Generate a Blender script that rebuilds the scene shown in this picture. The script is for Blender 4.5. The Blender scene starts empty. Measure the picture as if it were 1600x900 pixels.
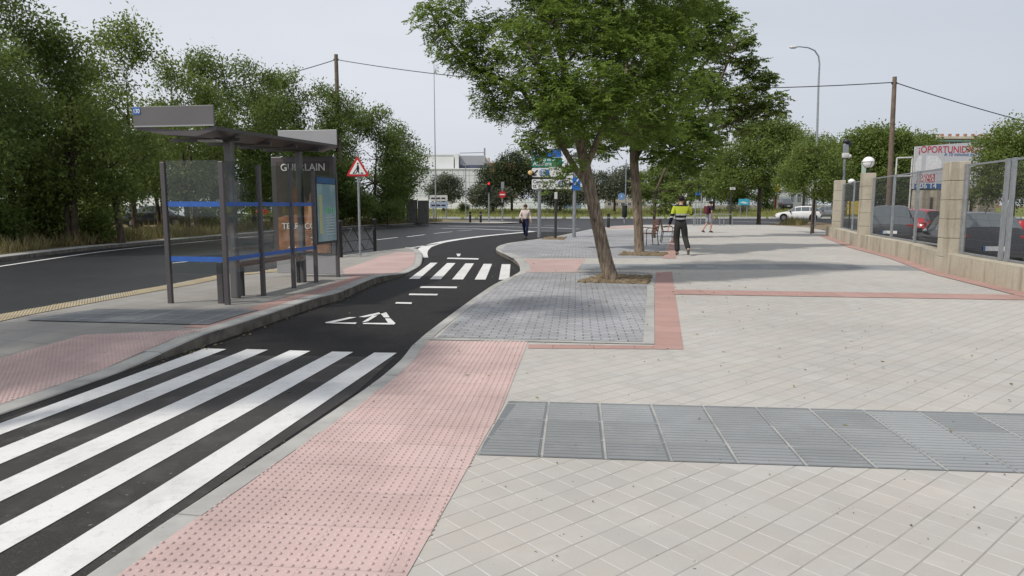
import bpy, bmesh, math, random
import numpy as np
from mathutils import Vector, Matrix
R = math.radians
sc = bpy.context.scene
# ------------------------------------------------------------------ camera, sky, sun, exposure
FP = 1080.0; EYE = 1.62; TH = math.atan(130/FP)
cd = bpy.data.cameras.new('camera'); cam = bpy.data.objects.new('camera', cd); sc.collection.objects.link(cam)
cd.sensor_width = 36; cd.lens = 36*FP/1600; cd.clip_start = .05; cd.clip_end = 3000
cam.location = (0, 0, EYE); cam.rotation_euler = (R(90)-TH, 0, 0); sc.camera = cam
SUN_EL = R(50); SUN_AZ = math.atan2(-.86, -.50)          # azimuth measured from +Y towards +X
sdir = Vector((math.sin(SUN_AZ)*math.cos(SUN_EL), math.cos(SUN_AZ)*math.cos(SUN_EL), math.sin(SUN_EL)))
w = bpy.data.worlds.new('World'); sc.world = w; w.use_nodes = True
nt = w.node_tree; nt.nodes.clear()
o_ = nt.nodes.new('ShaderNodeOutputWorld'); bg = nt.nodes.new('ShaderNodeBackground')
sky = nt.nodes.new('ShaderNodeTexSky'); sky.sky_type = 'NISHITA'; sky.sun_disc = False
sky.sun_elevation = SUN_EL; sky.sun_rotation = SUN_AZ; sky.dust_density = 4; sky.air_density = 1.2
tc = nt.nodes.new('ShaderNodeTexCoord'); sx = nt.nodes.new('ShaderNodeSeparateXYZ')
nt.links.new(tc.outputs['Generated'], sx.inputs[0])
mr = nt.nodes.new('ShaderNodeMapRange'); mr.inputs[1].default_value = -.7; mr.inputs[2].default_value = .7
nt.links.new(sx.outputs['X'], mr.inputs[0])
cr = nt.nodes.new('ShaderNodeValToRGB')
cr.color_ramp.elements[0].color = (.82, .85, .92, 1); cr.color_ramp.elements[1].color = (.61, .66, .735, 1)
e = cr.color_ramp.elements.new(.45); e.color = (.76, .79, .86, 1)
nt.links.new(mr.outputs[0], cr.inputs[0])
ns = nt.nodes.new('ShaderNodeTexNoise'); ns.inputs['Scale'].default_value = 1.6; ns.inputs['Detail'].default_value = 4
mp = nt.nodes.new('ShaderNodeMapping'); mp.inputs['Scale'].default_value = (1, 1, 3.5)
nt.links.new(tc.outputs['Generated'], mp.inputs[0]); nt.links.new(mp.outputs[0], ns.inputs['Vector'])
m2 = nt.nodes.new('ShaderNodeMapRange'); m2.inputs[1].default_value = .3; m2.inputs[2].default_value = .7
m2.inputs[3].default_value = 8.9; m2.inputs[4].default_value = 10.15
nt.links.new(ns.outputs['Fac'], m2.inputs[0])
vs = nt.nodes.new('ShaderNodeVectorMath'); vs.operation = 'SCALE'
nt.links.new(cr.outputs[0], vs.inputs[0]); nt.links.new(m2.outputs[0], vs.inputs['Scale'])
mx = nt.nodes.new('ShaderNodeMix'); mx.data_type = 'RGBA'; mx.inputs['Factor'].default_value = .90; mx.clamp_result = False
nt.links.new(sky.outputs[0], mx.inputs['A']); nt.links.new(vs.outputs[0], mx.inputs['B'])
nt.links.new(mx.outputs['Result'], bg.inputs[0]); bg.inputs[1].default_value = .10
nt.links.new(bg.outputs[0], o_.inputs[0])
sl = bpy.data.lights.new('sun', 'SUN'); sl.energy = 3.1; sl.angle = R(2.2); sl.color = (1, .95, .87)
so = bpy.data.objects.new('sun', sl); sc.collection.objects.link(so); so.location = sdir*60
so.rotation_euler = sdir.to_track_quat('Z', 'Y').to_euler()
vw = sc.view_settings; vw.view_transform = 'Standard'; vw.look = 'None'; vw.exposure = 0.0; vw.gamma = 1; vw.use_curve_mapping = False
sc.cycles.max_bounces = 6; sc.cycles.transparent_max_bounces = 16
sc.cycles.caustics_reflective = False; sc.cycles.caustics_refractive = False
# ------------------------------------------------------------------ helpers
_s, _c = math.sin(TH), math.cos(TH)
def P(px, py, z=0.0):
    u = (px-800)/FP; v = (450-py)/FP
    t = (EYE-z)/(_s-v*_c)
    return (u*t, (_c+v*_s)*t)
def at(px, py, Y):
    u = (px-800)/FP; v = (450-py)/FP
    t = Y/(_c+v*_s)
    return (u*t, Y, EYE+(-_s+v*_c)*t)
def PH(px, py, H):
    z = .05
    for _ in range(4): x, y = P(px, py, z); z = H(x, y)
    return (x, y)
def lerp(a, b, t): return a+(b-a)*t
def ramp(y, ys, zs): return float(np.interp(y, ys, zs))
RY = [16.3, 19.5]
IY = [6.6, 7.9, 14.3, 16.4, 19.0, 21.0]
def HR(x, y): return ramp(y, RY, [.02, .12])
def HI(x, y): return ramp(y, IY, [.02, .15, .15, .03, .04, .10])
def tag(o, label=None, cat=None, group=None, kind=None):
    if label: o['label'] = label
    if cat: o['category'] = cat
    if group: o['group'] = group
    if kind: o['kind'] = kind
    return o
def empty(name, loc, label=None, cat=None, group=None, rz=0):
    o = bpy.data.objects.new(name, None); sc.collection.objects.link(o); o.location = loc
    o.rotation_euler = (0, 0, rz); o.empty_display_size = .2
    return tag(o, label, cat, group)
def copy_tree(o, parent=None):
    c = o.copy(); sc.collection.objects.link(c); c.parent = parent
    if parent is not None: c.matrix_parent_inverse = o.matrix_parent_inverse.copy()
    for ch in [q for q in bpy.data.objects if q.parent == o]: copy_tree(ch, c)
    return c
class MB:
    def __init__(s): s.v = []; s.f = []; s.m = []; s.cm = 0
    def add(s, v, f):
        b = len(s.v); s.v += [tuple(q) for q in v]; s.f += [tuple(i+b for i in q) for q in f]; s.m += [s.cm]*len(f); return s
    def box(s, c, d, rz=0, rx=0, ry=0, bev=0):
        hx, hy, hz = d[0]/2, d[1]/2, d[2]/2
        M = Matrix.Rotation(rz, 3, 'Z') @ Matrix.Rotation(ry, 3, 'Y') @ Matrix.Rotation(rx, 3, 'X'); c = Vector(c)
        if bev > 0:
            bm = bmesh.new(); bmesh.ops.create_cube(bm, size=1)
            for q in bm.verts: q.co = Vector((q.co.x*d[0], q.co.y*d[1], q.co.z*d[2]))
            bmesh.ops.bevel(bm, geom=bm.edges[:], offset=bev, segments=2, affect='EDGES', profile=.5)
            bm.verts.ensure_lookup_table(); bm.verts.index_update()
            s.add([c+M@q.co for q in bm.verts], [[q.index for q in f.verts] for f in bm.faces]); bm.free(); return s
        v = [c+M@Vector((x, y, z)) for x in (-hx, hx) for y in (-hy, hy) for z in (-hz, hz)]
        return s.add(v, [(0, 1, 3, 2), (4, 6, 7, 5), (0, 4, 5, 1), (2, 3, 7, 6), (0, 2, 6, 4), (1, 5, 7, 3)])
    def tube(s, pts, rad, n=8, cap=True):
        pts = [Vector(p) for p in pts]; k = len(pts)
        if not hasattr(rad, '__len__'): rad = [rad]*k
        v = []; f = []; prev = None
        for i, p in enumerate(pts):
            d = (pts[min(i+1, k-1)]-pts[max(i-1, 0)]).normalized()
            if prev is None: a = d.orthogonal().normalized()
            else: a = (prev-d*prev.dot(d)).normalized()
            prev = a; b = d.cross(a)
            for j in range(n):
                t = 2*math.pi*j/n; v.append(p+(a*math.cos(t)+b*math.sin(t))*rad[i])
        for i in range(k-1):
            for j in range(n): f.append((i*n+j, i*n+(j+1) % n, (i+1)*n+(j+1) % n, (i+1)*n+j))
        if cap: f.append(tuple(range(n-1, -1, -1))); f.append(tuple((k-1)*n+j for j in range(n)))
        return s.add(v, f)
    def lathe(s, prof, c=(0, 0, 0), n=20, M=None):
        v = []; f = []; c = Vector(c)
        for r, z in prof:
            for j in range(n):
                t = 2*math.pi*j/n; q = Vector((r*math.cos(t), r*math.sin(t), z)); v.append(c+(M@q if M else q))
        k = len(prof)
        for i in range(k-1):
            for j in range(n): f.append((i*n+j, i*n+(j+1) % n, (i+1)*n+(j+1) % n, (i+1)*n+j))
        f.append(tuple(range(n-1, -1, -1))); f.append(tuple((k-1)*n+j for j in range(n)))
        return s.add(v, f)
    def ball(s, c, r, n=12, m=8, sc_=(1, 1, 1)):
        v = []; f = []
        for i in range(m+1):
            a = math.pi*i/m
            for j in range(n):
                t = 2*math.pi*j/n; v.append((c[0]+r*sc_[0]*math.sin(a)*math.cos(t), c[1]+r*sc_[1]*math.sin(a)*math.sin(t), c[2]-r*sc_[2]*math.cos(a)))
        for i in range(m):
            for j in range(n): f.append((i*n+j, i*n+(j+1) % n, (i+1)*n+(j+1) % n, (i+1)*n+j))
        return s.add(v, f)
    def prism(s, poly, z0, z1):
        n = len(poly); v = [(x, y, z0) for x, y in poly]+[(x, y, z1) for x, y in poly]
        f = [tuple(range(n-1, -1, -1)), tuple(range(n, 2*n))]+[(i, (i+1) % n, n+(i+1) % n, n+i) for i in range(n)]
        return s.add(v, f)
    def plate(s, poly, y, t=.004, M=None):
        """outline in x,z extruded along y (front at y, back at y+t)"""
        n = len(poly); v = [(x, y, z) for x, z in poly]+[(x, y+t, z) for x, z in poly]
        if M: v = [M@Vector(q) for q in v]
        f = [tuple(range(n)), tuple(range(2*n-1, n-1, -1))]+[(i, n+i, n+(i+1) % n, (i+1) % n) for i in range(n)]
        return s.add(v, f)
    def build(s, name, mat, parent=None, smooth=False, world=False):
        me = bpy.data.meshes.new(name)
        v = s.v
        if parent is not None and world:
            Mi = (Matrix.Translation(parent.location) @ parent.rotation_euler.to_matrix().to_4x4()).inverted()
            v = [tuple(Mi@Vector(q)) for q in v]
        me.from_pydata(v, [], s.f)
        for m in (mat if isinstance(mat, (list, tuple)) else [mat]): me.materials.append(m)
        if any(s.m): me.polygons.foreach_set('material_index', s.m)
        if smooth: me.polygons.foreach_set('use_smooth', [True]*len(me.polygons))
        bm = bmesh.new(); bm.from_mesh(me); bmesh.ops.recalc_face_normals(bm, faces=bm.faces[:]); bm.to_mesh(me); bm.free()
        if smooth:
            try: me.set_sharp_from_angle(angle=R(42))
            except Exception: pass
        me.update()
        o = bpy.data.objects.new(name, me); sc.collection.objects.link(o)
        if parent is not None: o.parent = parent
        return o
# ------------------------------------------------------------------ material helper
class NT:
    def __init__(s, name):
        s.mat = bpy.data.materials.new(name); s.mat.use_nodes = True; s.t = s.mat.node_tree
        s.b = s.t.nodes['Principled BSDF']; s.out = s.t.nodes['Material Output']
    def n(s, typ, **k):
        nd = s.t.nodes.new(typ)
        for a, b in k.items():
            if a in nd.inputs: s.put(nd.inputs[a], b)
            else: setattr(nd, a, b)
        return nd
    def put(s, sock, v):
        if hasattr(v, 'is_output'): s.t.links.new(v, sock)
        else:
            if hasattr(sock.default_value, '__len__') and not isinstance(v, str) and len(sock.default_value) == 4 and len(v) == 3: v = (*v, 1)
            sock.default_value = v
    def pos(s): return s.n('ShaderNodeTexCoord').outputs['Object']
    def math(s, op, a, b=0.0, c=None):
        nd = s.t.nodes.new('ShaderNodeMath'); nd.operation = op; s.put(nd.inputs[0], a); s.put(nd.inputs[1], b)
        if c is not None: s.put(nd.inputs[2], c)
        return nd.outputs[0]
    def noise(s, vec, scale, detail=3, rough=.55):
        nd = s.n('ShaderNodeTexNoise', Scale=scale, Detail=detail, Roughness=rough); s.put(nd.inputs['Vector'], vec); return nd.outputs['Fac']
    def rng(s, v, a, b, c=0.0, d=1.0):
        nd = s.t.nodes.new('ShaderNodeMapRange'); s.put(nd.inputs[0], v)
        for i, q in enumerate((a, b, c, d)): nd.inputs[i+1].default_value = q
        return nd.outputs[0]
    def mix(s, f, a, b, mode='MIX'):
        nd = s.t.nodes.new('ShaderNodeMix'); nd.data_type = 'RGBA'; nd.blend_type = mode
        s.put(nd.inputs['Factor'], f); s.put(nd.inputs['A'], a); s.put(nd.inputs['B'], b); return nd.outputs['Result']
    def bump(s, h, strength=.5, dist=.01):
        nd = s.n('ShaderNodeBump', Strength=strength, Distance=dist); s.put(nd.inputs['Height'], h)
        s.t.links.new(nd.outputs[0], s.b.inputs['Normal']); return nd
    def set(s, col=None, rough=None, spec=None, metal=None):
        if col is not None: s.put(s.b.inputs['Base Color'], col)
        if rough is not None: s.put(s.b.inputs['Roughness'], rough)
        if spec is not None: s.b.inputs['Specular IOR Level'].default_value = spec
        if metal is not None: s.b.inputs['Metallic'].default_value = metal
        return s
def C(c, k): return tuple(min(1, q*k) for q in c)
def plain(name, col, rough=.6, spec=.4, metal=0, var=.12, scale=6, bump=0):
    m = NT(name); p = m.pos(); f = m.noise(p, scale, 5)
    m.set(m.mix(m.rng(f, .3, .7), C(col, 1-var), C(col, 1+var)), rough, spec, metal)
    if bump: m.bump(m.noise(p, scale*12, 3), bump, .004)
    return m.mat
FR = R(-5.3)
def rotated(m, ang, off=(0, 0, 0)):
    nd = m.n('ShaderNodeMapping', vector_type='POINT'); nd.inputs['Rotation'].default_value = (0, 0, -ang); nd.inputs['Location'].default_value = off
    m.t.links.new(m.pos(), nd.inputs[0]); return nd.outputs[0]
def paver_mat(name, col, cw, ch, ang, joint, jcol, off=0.0, jlight=None, loc=(0, 0, 0), var=.10, tint=.04, stain=.18, bstr=.5, big=.35, rough=.85):
    m = NT(name); v = rotated(m, ang, loc); p = m.pos()
    warp = m.n('ShaderNodeTexNoise', Scale=1.3, Detail=1.0); m.t.links.new(p, warp.inputs['Vector'])
    wv = m.n('ShaderNodeVectorMath', operation='SCALE'); m.t.links.new(warp.outputs['Color'], wv.inputs[0]); wv.inputs['Scale'].default_value = .012
    ad = m.n('ShaderNodeVectorMath', operation='ADD'); m.t.links.new(v, ad.inputs[0]); m.t.links.new(wv.outputs[0], ad.inputs[1]); v = ad.outputs[0]
    br = m.n('ShaderNodeTexBrick', offset=off, offset_frequency=2, squash=1.0)
    m.t.links.new(v, br.inputs['Vector'])
    for k, q in (('Scale', 1.0), ('Mortar Size', joint), ('Mortar Smooth', .25), ('Bias', 0.0), ('Brick Width', cw), ('Row Height', ch)): br.inputs[k].default_value = q
    m.put(br.inputs['Color1'], (0, 0, 0)); m.put(br.inputs['Color2'], (1, 1, 1)); m.put(br.inputs['Mortar'], (.5, .5, .5))
    a = m.mix(br.outputs['Color'], C(col, 1-var), C(col, 1+var))
    # a second, coarser tint per group of pavers
    hue = m.noise(v, 1.7, 3)
    a = m.mix(m.rng(hue, .35, .65, 0, .5), a, (col[0]*(1+tint*2), col[1], col[2]*(1-tint*2)))
    st = m.noise(p, big, 6, .62); a = m.mix(m.rng(st, .42, .72, 0, stain*2.2), a, C(col, .62))
    fine = m.noise(p, 90, 4, .7); a = m.mix(m.rng(fine, .3, .75, 0, .22), a, C(col, .7))
    dust = m.noise(p, 2.6, 6, .7); a = m.mix(m.rng(dust, .52, .75, 0, .5), a, C(col, 1.16))
    jn = m.rng(m.noise(p, 3.3, 4, .6), .35, .65, .35, .95)
    if jlight:  # groove shadow painted in: row joints dark, cross joints pale
        sp = m.n('ShaderNodeSeparateXYZ'); m.t.links.new(v, sp.inputs[0]); fr = m.math('FRACT', m.math('ADD', m.math('DIVIDE', sp.outputs[1], ch), 100.5))
        near = m.math('LESS_THAN', m.math('ABSOLUTE', m.math('SUBTRACT', fr, .5)), joint/ch*1.3); jcol = m.mix(near, jlight, jcol)
    a = m.mix(m.math('MULTIPLY', br.outputs['Fac'], jn), a, jcol)
    spk = m.noise(p, 31, 2, .4); a = m.mix(m.rng(spk, .763, .78, 0, .7), a, (.03, .03, .03))
    m.set(a, rough, .25)
    h = m.math('SUBTRACT', m.math('MULTIPLY', fine, .25), m.math('MULTIPLY', br.outputs['Fac'], 1.0))
    h = m.math('ADD', h, m.math('MULTIPLY', br.outputs['Color'], .35))
    m.bump(h, bstr, .006)
    return m.mat
PALE = (.425, .412, .388)
M = {}
M['pale'] = paver_mat('pale_paving', PALE, .158, .158, R(39.6), .0042, (.235, .225, .205), var=.075, stain=.2, jlight=(.56, .55, .53))
M['pale_sq'] = paver_mat('pale_square_paving', C(PALE, .9), .40, .40, FR, .006, (.17, .16, .15), var=.07, stain=.2)
M['pale_isl'] = paver_mat('pale_island_paving', C(PALE, .70), .40, .40, R(-14), .005, (.15, .14, .13), var=.08, stain=.3)  # darker copy of the pale tone, tree shade included in the colour
M['grey'] = paver_mat('grey_block_paving', (.36, .36, .37), .21, .105, FR, .009, (.07, .07, .072), off=.5, var=.17, tint=-.02, stain=.5, big=.42)  # strong stain blotches also paint in the soft tree shade here
M['tact'] = paver_mat('pink_tactile_paving', (.51, .385, .365), .40, .40, FR, .003, (.34, .27, .255), var=.09, stain=.36, big=.7, tint=.02)
M['red'] = paver_mat('red_paving', (.40, .26, .235), .40, .40, FR, .006, (.18, .13, .12), var=.10, stain=.2)
M['red_band'] = paver_mat('red_band_paving', (.40, .26, .235), 60, .42, R(-9.5), .006, (.19, .13, .12), var=.10, stain=.25)
M['red_row'] = paver_mat('red_row_paving', (.40, .26, .235), .46, 60, R(-3.5), .006, (.19, .13, .12), var=.10, stain=.25)
M['rib'] = paver_mat('grey_ribbed_paving', (.285, .295, .30), .41, .41, FR, .0004, (.3, .3, .3), var=.22, tint=-.02, stain=.4, loc=(-(math.cos(-FR)*-.2199-math.sin(-FR)*4.2316), -(math.sin(-FR)*-.2199+math.cos(-FR)*4.2316), 0))
_o = P(745, 716) if False else (-.2199, 4.2316)
_c5, _s5 = math.cos(-FR), math.sin(-FR)
M['rib_base'] = paver_mat('ribbed_paving_base', (.185, .195, .20), .41, .41, FR, .009, (.40, .39, .37), var=.12, tint=-.02, stain=.3, loc=(-(_c5*_o[0]-_s5*_o[1]), -(_s5*_o[0]+_c5*_o[1]), 0))
M['yellow_tact'] = paver_mat('yellow_tactile_paving', (.40, .345, .24), .40, .40, R(-14), .005, (.25, .2, .15), var=.08, stain=.25)
M['kerb_dirty_shaded'] = plain('kerb_dirty_shaded_face', (.15, .135, .115), .9, .2, 0, .45, 5, .5)  # splash dirt, plus the shade of the face darkened into the colour
M['kerb'] = paver_mat('kerb_concrete', (.40, .395, .375), 60, 60, 0, .0, (.1, .1, .1), stain=.42, big=1.6, tint=0)
def tact_far():
    m = NT('pink_tactile_far'); v = rotated(m, FR); sp = m.n('ShaderNodeSeparateXYZ'); m.t.links.new(v, sp.inputs[0])
    a = m.math('SINE', m.math('MULTIPLY', sp.outputs[0], 2*math.pi/.052)); b = m.math('SINE', m.math('MULTIPLY', sp.outputs[1], 2*math.pi/.052))
    d = m.rng(m.math('ADD', a, b), .8, 1.7)
    c = m.mix(m.rng(m.noise(m.pos(), .9, 5), .35, .7), (.47, .345, .32), (.39, .28, .26))
    m.set(m.mix(m.math('MULTIPLY', d, .25), c, (.2, .12, .1)), .85, .25); m.bump(d, .7, .005); return m.mat  # dark dots paint the dome shadows into the colour
M['tact2'] = tact_far()
def asphalt(name, col, speck, patch, spec=.14, r0=.62, r1=.9, bs=.7):
    m = NT(name); p = m.pos()
    a = m.noise(p, 150, 3, .8); b = m.noise(p, .5, 6, .6); c_ = m.noise(p, 34, 2, .5)
    col_ = m.mix(m.rng(a, .35, .68), C(col, .5), C(col, 1.9))
    col_ = m.mix(m.rng(a, .66, .74, 0, speck), col_, (.20, .195, .185))
    col_ = m.mix(m.rng(b, .42, .72, 0, patch), col_, C(col, 2.3)); b3 = m.noise(p, 3.1, 7, .7); col_ = m.mix(m.rng(b3, .50, .74, 0, patch*1.3), col_, C(col, 2.6)); b4 = m.noise(p, 62, 3, .7); col_ = m.mix(m.rng(b4, .55, .72, 0, .5), col_, C(col, 2.2))
    col_ = m.mix(m.rng(c_, .715, .75, 0, .55), col_, (.33, .32, .30))
    mpn = m.n('ShaderNodeMapping'); mpn.inputs['Scale'].default_value = (1.5, .12, 1); mpn.inputs['Rotation'].default_value = (0, 0, R(8)); m.t.links.new(p, mpn.inputs[0])
    w2 = m.noise(mpn.outputs[0], 1.0, 4); col_ = m.mix(m.rng(w2, .45, .7, 0, .45), col_, C(col, 1.7))
    m.set(col_, m.rng(a, .3, .7, r0, r1), spec); m.bump(a, bs, .006); return m.mat
M['asph_new'] = asphalt('fresh_asphalt', (.017, .0165, .0165), .8, .3)
M['asph_old'] = asphalt('road_asphalt', (.0155, .016, .0175), .5, .4, .28, .45, .65, .3)
M['asph_dusty'] = asphalt('dusty_asphalt', (.036, .0345, .033), 1.0, .8)
def paint():
    m = NT('road_paint'); p = m.pos(); a = m.noise(p, 9, 8, .75); b = m.noise(p, 120, 3, .7); g = m.noise(p, .8, 5)
    c = m.mix(m.rng(g, .3, .7), (.70, .70, .69), (.60, .595, .58)); c = m.mix(m.rng(a, .54, .70, 0, .55), c, (.36, .35, .34)); tr_ = m.noise(p, 2.2, 6, .7); c = m.mix(m.rng(tr_, .48, .72, 0, .45), c, (.40, .39, .375))
    c = m.mix(m.rng(b, .645, .70, 0, .8), c, (.09, .09, .09)); m.set(c, .7, .3); m.bump(b, .4, .003); return m.mat
M['paint'] = paint()
def soil():
    m = NT('dry_soil'); p = m.pos(); a = m.noise(p, 6, 8, .7); b = m.noise(p, 60, 4, .7)
    m.set(m.mix(m.rng(a, .35, .7), m.mix(b, (.13, .09, .055), (.22, .165, .105)), m.mix(b, (.27, .22, .145), (.36, .30, .21))), .95, .1); m.bump(b, .9, .03); return m.mat
M['soil'] = soil()
def grassy(name, c1, c2, c3, s=.35):
    m = NT(name); p = m.pos(); a = m.noise(p, s, 7, .65); b = m.noise(p, 24, 4, .7); c = m.noise(p, s*5, 5)
    m.set(m.mix(m.rng(a, .38, .66), m.mix(b, c1, c2), m.mix(c, c2, c3)), .95, .1); m.bump(b, .8, .04); return m.mat
M['ground'] = grassy('dry_ground', (.10, .09, .045), (.20, .165, .09), (.26, .21, .13))
M['verge'] = grassy('verge_grass', (.09, .12, .03), (.17, .20, .05), (.27, .24, .11), .15)
M['lot'] = asphalt('parking_asphalt', (.10, .098, .093), .3, .3)
def stone():
    m = NT('stained_limestone'); p = m.pos(); a = m.noise(p, 1.2, 7, .65); b = m.noise(p, 25, 4, .7)
    mpn = m.n('ShaderNodeMapping'); mpn.inputs['Scale'].default_value = (3.5, 3.5, .35); m.t.links.new(p, mpn.inputs[0]); dr = m.noise(mpn.outputs[0], 1.3, 6, .6)
    c = m.mix(m.rng(a, .3, .7), (.41, .365, .285), (.52, .48, .40)); c = m.mix(m.rng(dr, .49, .66, 0, .7), c, (.22, .19, .145)); bl = m.noise(p, .55, 7, .68); c = m.mix(m.rng(bl, .50, .66, 0, .6), c, (.19, .165, .13)); c = m.mix(m.rng(b, .45, .75, 0, .4), c, (.30, .25, .18))
    m.set(c, .88, .2); m.bump(m.math('ADD', b, a), .6, .012); return m.mat
M['stone'] = stone()
M['galv'] = plain('galvanised_steel', (.33, .35, .37), .45, .5, .55, .15, 9)
M['galv_dark'] = plain('dark_galvanised_wire', (.10, .105, .11), .5, .5, .4, .1)
M['shel'] = plain('shelter_taupe_metal', (.115, .105, .108), .42, .5, .45, .07, 3)
M['shel_lt'] = plain('shelter_light_metal', (.36, .36, .37), .4, .5, .35, .06, 2)
M['fascia'] = plain('shelter_fascia_metal', (.15, .145, .147), .45, .5, .3, .08, 1.5)
M['blue'] = plain('blue_stripe', (.035, .12, .42), .4, .5)
M['signblue'] = plain('sign_blue', (.02, .14, .50), .4, .5)
M['green'] = plain('sign_green', (.01, .22, .14), .4, .5)
M['white'] = plain('white_paint', (.78, .78, .77), .5, .4, 0, .03)
M['offwhite'] = plain('grubby_white', (.60, .60, .58), .6, .3, 0, .08)
M['black'] = plain('black_metal', (.018, .018, .019), .45, .5, .2)
M['char'] = plain('charcoal_metal', (.04, .041, .044), .5, .5, .3)
M['red_paint'] = plain('sign_red', (.50, .02, .025), .4, .5)
M['wood'] = plain('bench_wood', (.15, .065, .035), .6, .4, 0, .3, 14)
M['polewood'] = plain('weathered_pole_wood', (.17, .13, .10), .9, .2, 0, .25, 5, .4)
M['rubber'] = plain('tyre_rubber', (.02, .02, .02), .85, .3)
M['rim'] = plain('wheel_alloy', (.35, .35, .36), .35, .5, .8)
M['yellow'] = plain('yellow_panel', (.85, .60, .02), .5, .4)
M['cyan'] = plain('cyan_sign', (.06, .42, .58), .5, .4)
M['globe'] = plain('globe_glass', (.80, .80, .80), .15, .6, 0, .02)
M['cabinet'] = plain('cabinet_grey', (.12, .115, .105), .75, .3, 0, .2, 4)
def glass(name, tint=(.9, .95, .95), alpha=.9, rough=.02):
    m = NT(name); t = m.t; tr = m.n('ShaderNodeBsdfTransparent'); tr.inputs[0].default_value = (*tint, 1)
    gl = m.n('ShaderNodeBsdfGlossy'); gl.inputs['Roughness'].default_value = rough
    fr = m.n('ShaderNodeLayerWeight'); fr.inputs['Blend'].default_value = .5; mx = m.n('ShaderNodeMixShader')
    k = m.math('ADD', m.math('MULTIPLY', m.math('POWER', fr.outputs['Facing'], 5.0), .85), 1-alpha-.03)
    t.links.new(k, mx.inputs[0]); t.links.new(tr.outputs[0], mx.inputs[1]); t.links.new(gl.outputs[0], mx.inputs[2]); t.links.new(mx.outputs[0], m.out.inputs[0])
    return m.mat
M['glass'] = glass('shelter_glass', (.88, .91, .91), .93, .03)
M['carglass'] = NT('car_glass').set((.09, .105, .115), .05, 1.0).mat
def carpaint(name, c): 
    m = NT(name).set(c, .28, .5); m.b.inputs['Coat Weight'].default_value = .7; m.b.inputs['Coat Roughness'].default_value = .08; return m.mat
def bark(name, c1, c2):
    m = NT(name); p = m.pos(); mpn = m.n('ShaderNodeMapping'); mpn.inputs['Scale'].default_value = (16, 16, 2.6); m.t.links.new(p, mpn.inputs[0])
    a = m.noise(mpn.outputs[0], 1.4, 7, .65); b = m.noise(p, 2, 4)
    c = m.mix(m.rng(a, .36, .62), c1, c2); c = m.mix(m.rng(b, .4, .7, 0, .4), c, C(c2, .75)); m.set(c, .95, .15); m.bump(a, 1.0, .05); return m.mat
M['bark'] = bark('furrowed_bark', (.075, .058, .042), (.34, .275, .21))
M['bark_dk'] = bark('dark_bark', (.04, .031, .024), (.16, .125, .095))
def leaf(name, c1, c2, c3, trans=.35):
    m = NT(name); at_ = m.n('ShaderNodeAttribute', attribute_name='rnd')
    sp = m.n('ShaderNodeSeparateColor'); m.t.links.new(at_.outputs['Color'], sp.inputs[0])
    c = m.mix(sp.outputs[0], c1, c2); c = m.mix(m.rng(sp.outputs[1], .55, 1.0, 0, .9), c, c3)
    m.set(c, .55, .35)
    tl = m.n('ShaderNodeBsdfTranslucent'); m.put(tl.inputs[0], m.mix(.5, c, C(c3, 1.5))); mx = m.n('ShaderNodeMixShader'); mx.inputs[0].default_value = trans
    m.t.links.new(m.b.outputs[0], mx.inputs[1]); m.t.links.new(tl.outputs[0], mx.inputs[2]); m.t.links.new(mx.outputs[0], m.out.inputs[0]); return m.mat
M['leaf_near'] = leaf('locust_leaves', (.068, .12, .018), (.14, .215, .034), (.215, .29, .055), .45)
M['leaf_dark'] = leaf('dark_elm_leaves', (.062, .105, .022), (.125, .18, .04), (.185, .24, .062), .4)
M['leaf_pine'] = leaf('dark_pine_needles', (.028, .045, .016), (.055, .075, .026), (.08, .10, .035), .2)
M['leaf_mid'] = leaf('mid_green_leaves', (.085, .13, .026), (.155, .21, .045), (.22, .275, .07), .42)
M['leaf_olive'] = leaf('grey_olive_leaves', (.065, .08, .045), (.12, .135, .09), (.16, .175, .12), .2)
M['leaf_dry'] = leaf('dry_grass', (.16, .125, .06), (.30, .24, .13), (.22, .23, .07), .3)
M['leaf_grass'] = leaf('green_grass', (.12, .16, .035), (.24, .25, .07), (.33, .29, .13), .3)
def text(name, s, size, mat, parent, loc, rz=0, align='LEFT', squash=1.0, shear=0, thick=.0015, rx=90):
    c = bpy.data.curves.new('lettering', 'FONT'); c.body = s; c.size = size; c.align_x = align; c.extrude = thick; c.shear = shear; c.offset = size*.012
    o = bpy.data.objects.new('lettering_tmp', c); sc.collection.objects.link(o)
    dg = bpy.context.evaluated_depsgraph_get(); me = bpy.data.meshes.new_from_object(o.evaluated_get(dg))
    bpy.data.objects.remove(o); bpy.data.curves.remove(c)
    T = Matrix.Translation(loc) @ Matrix.Rotation(rz, 4, 'Z') @ Matrix.Rotation(R(rx), 4, 'X') @ Matrix.Diagonal((squash, 1, 1, 1))
    me.transform(T); me.materials.clear(); me.materials.append(mat); me.name = name
    o = bpy.data.objects.new(name, me); sc.collection.objects.link(o)
    if parent is not None: o.parent = parent
    return o
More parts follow.
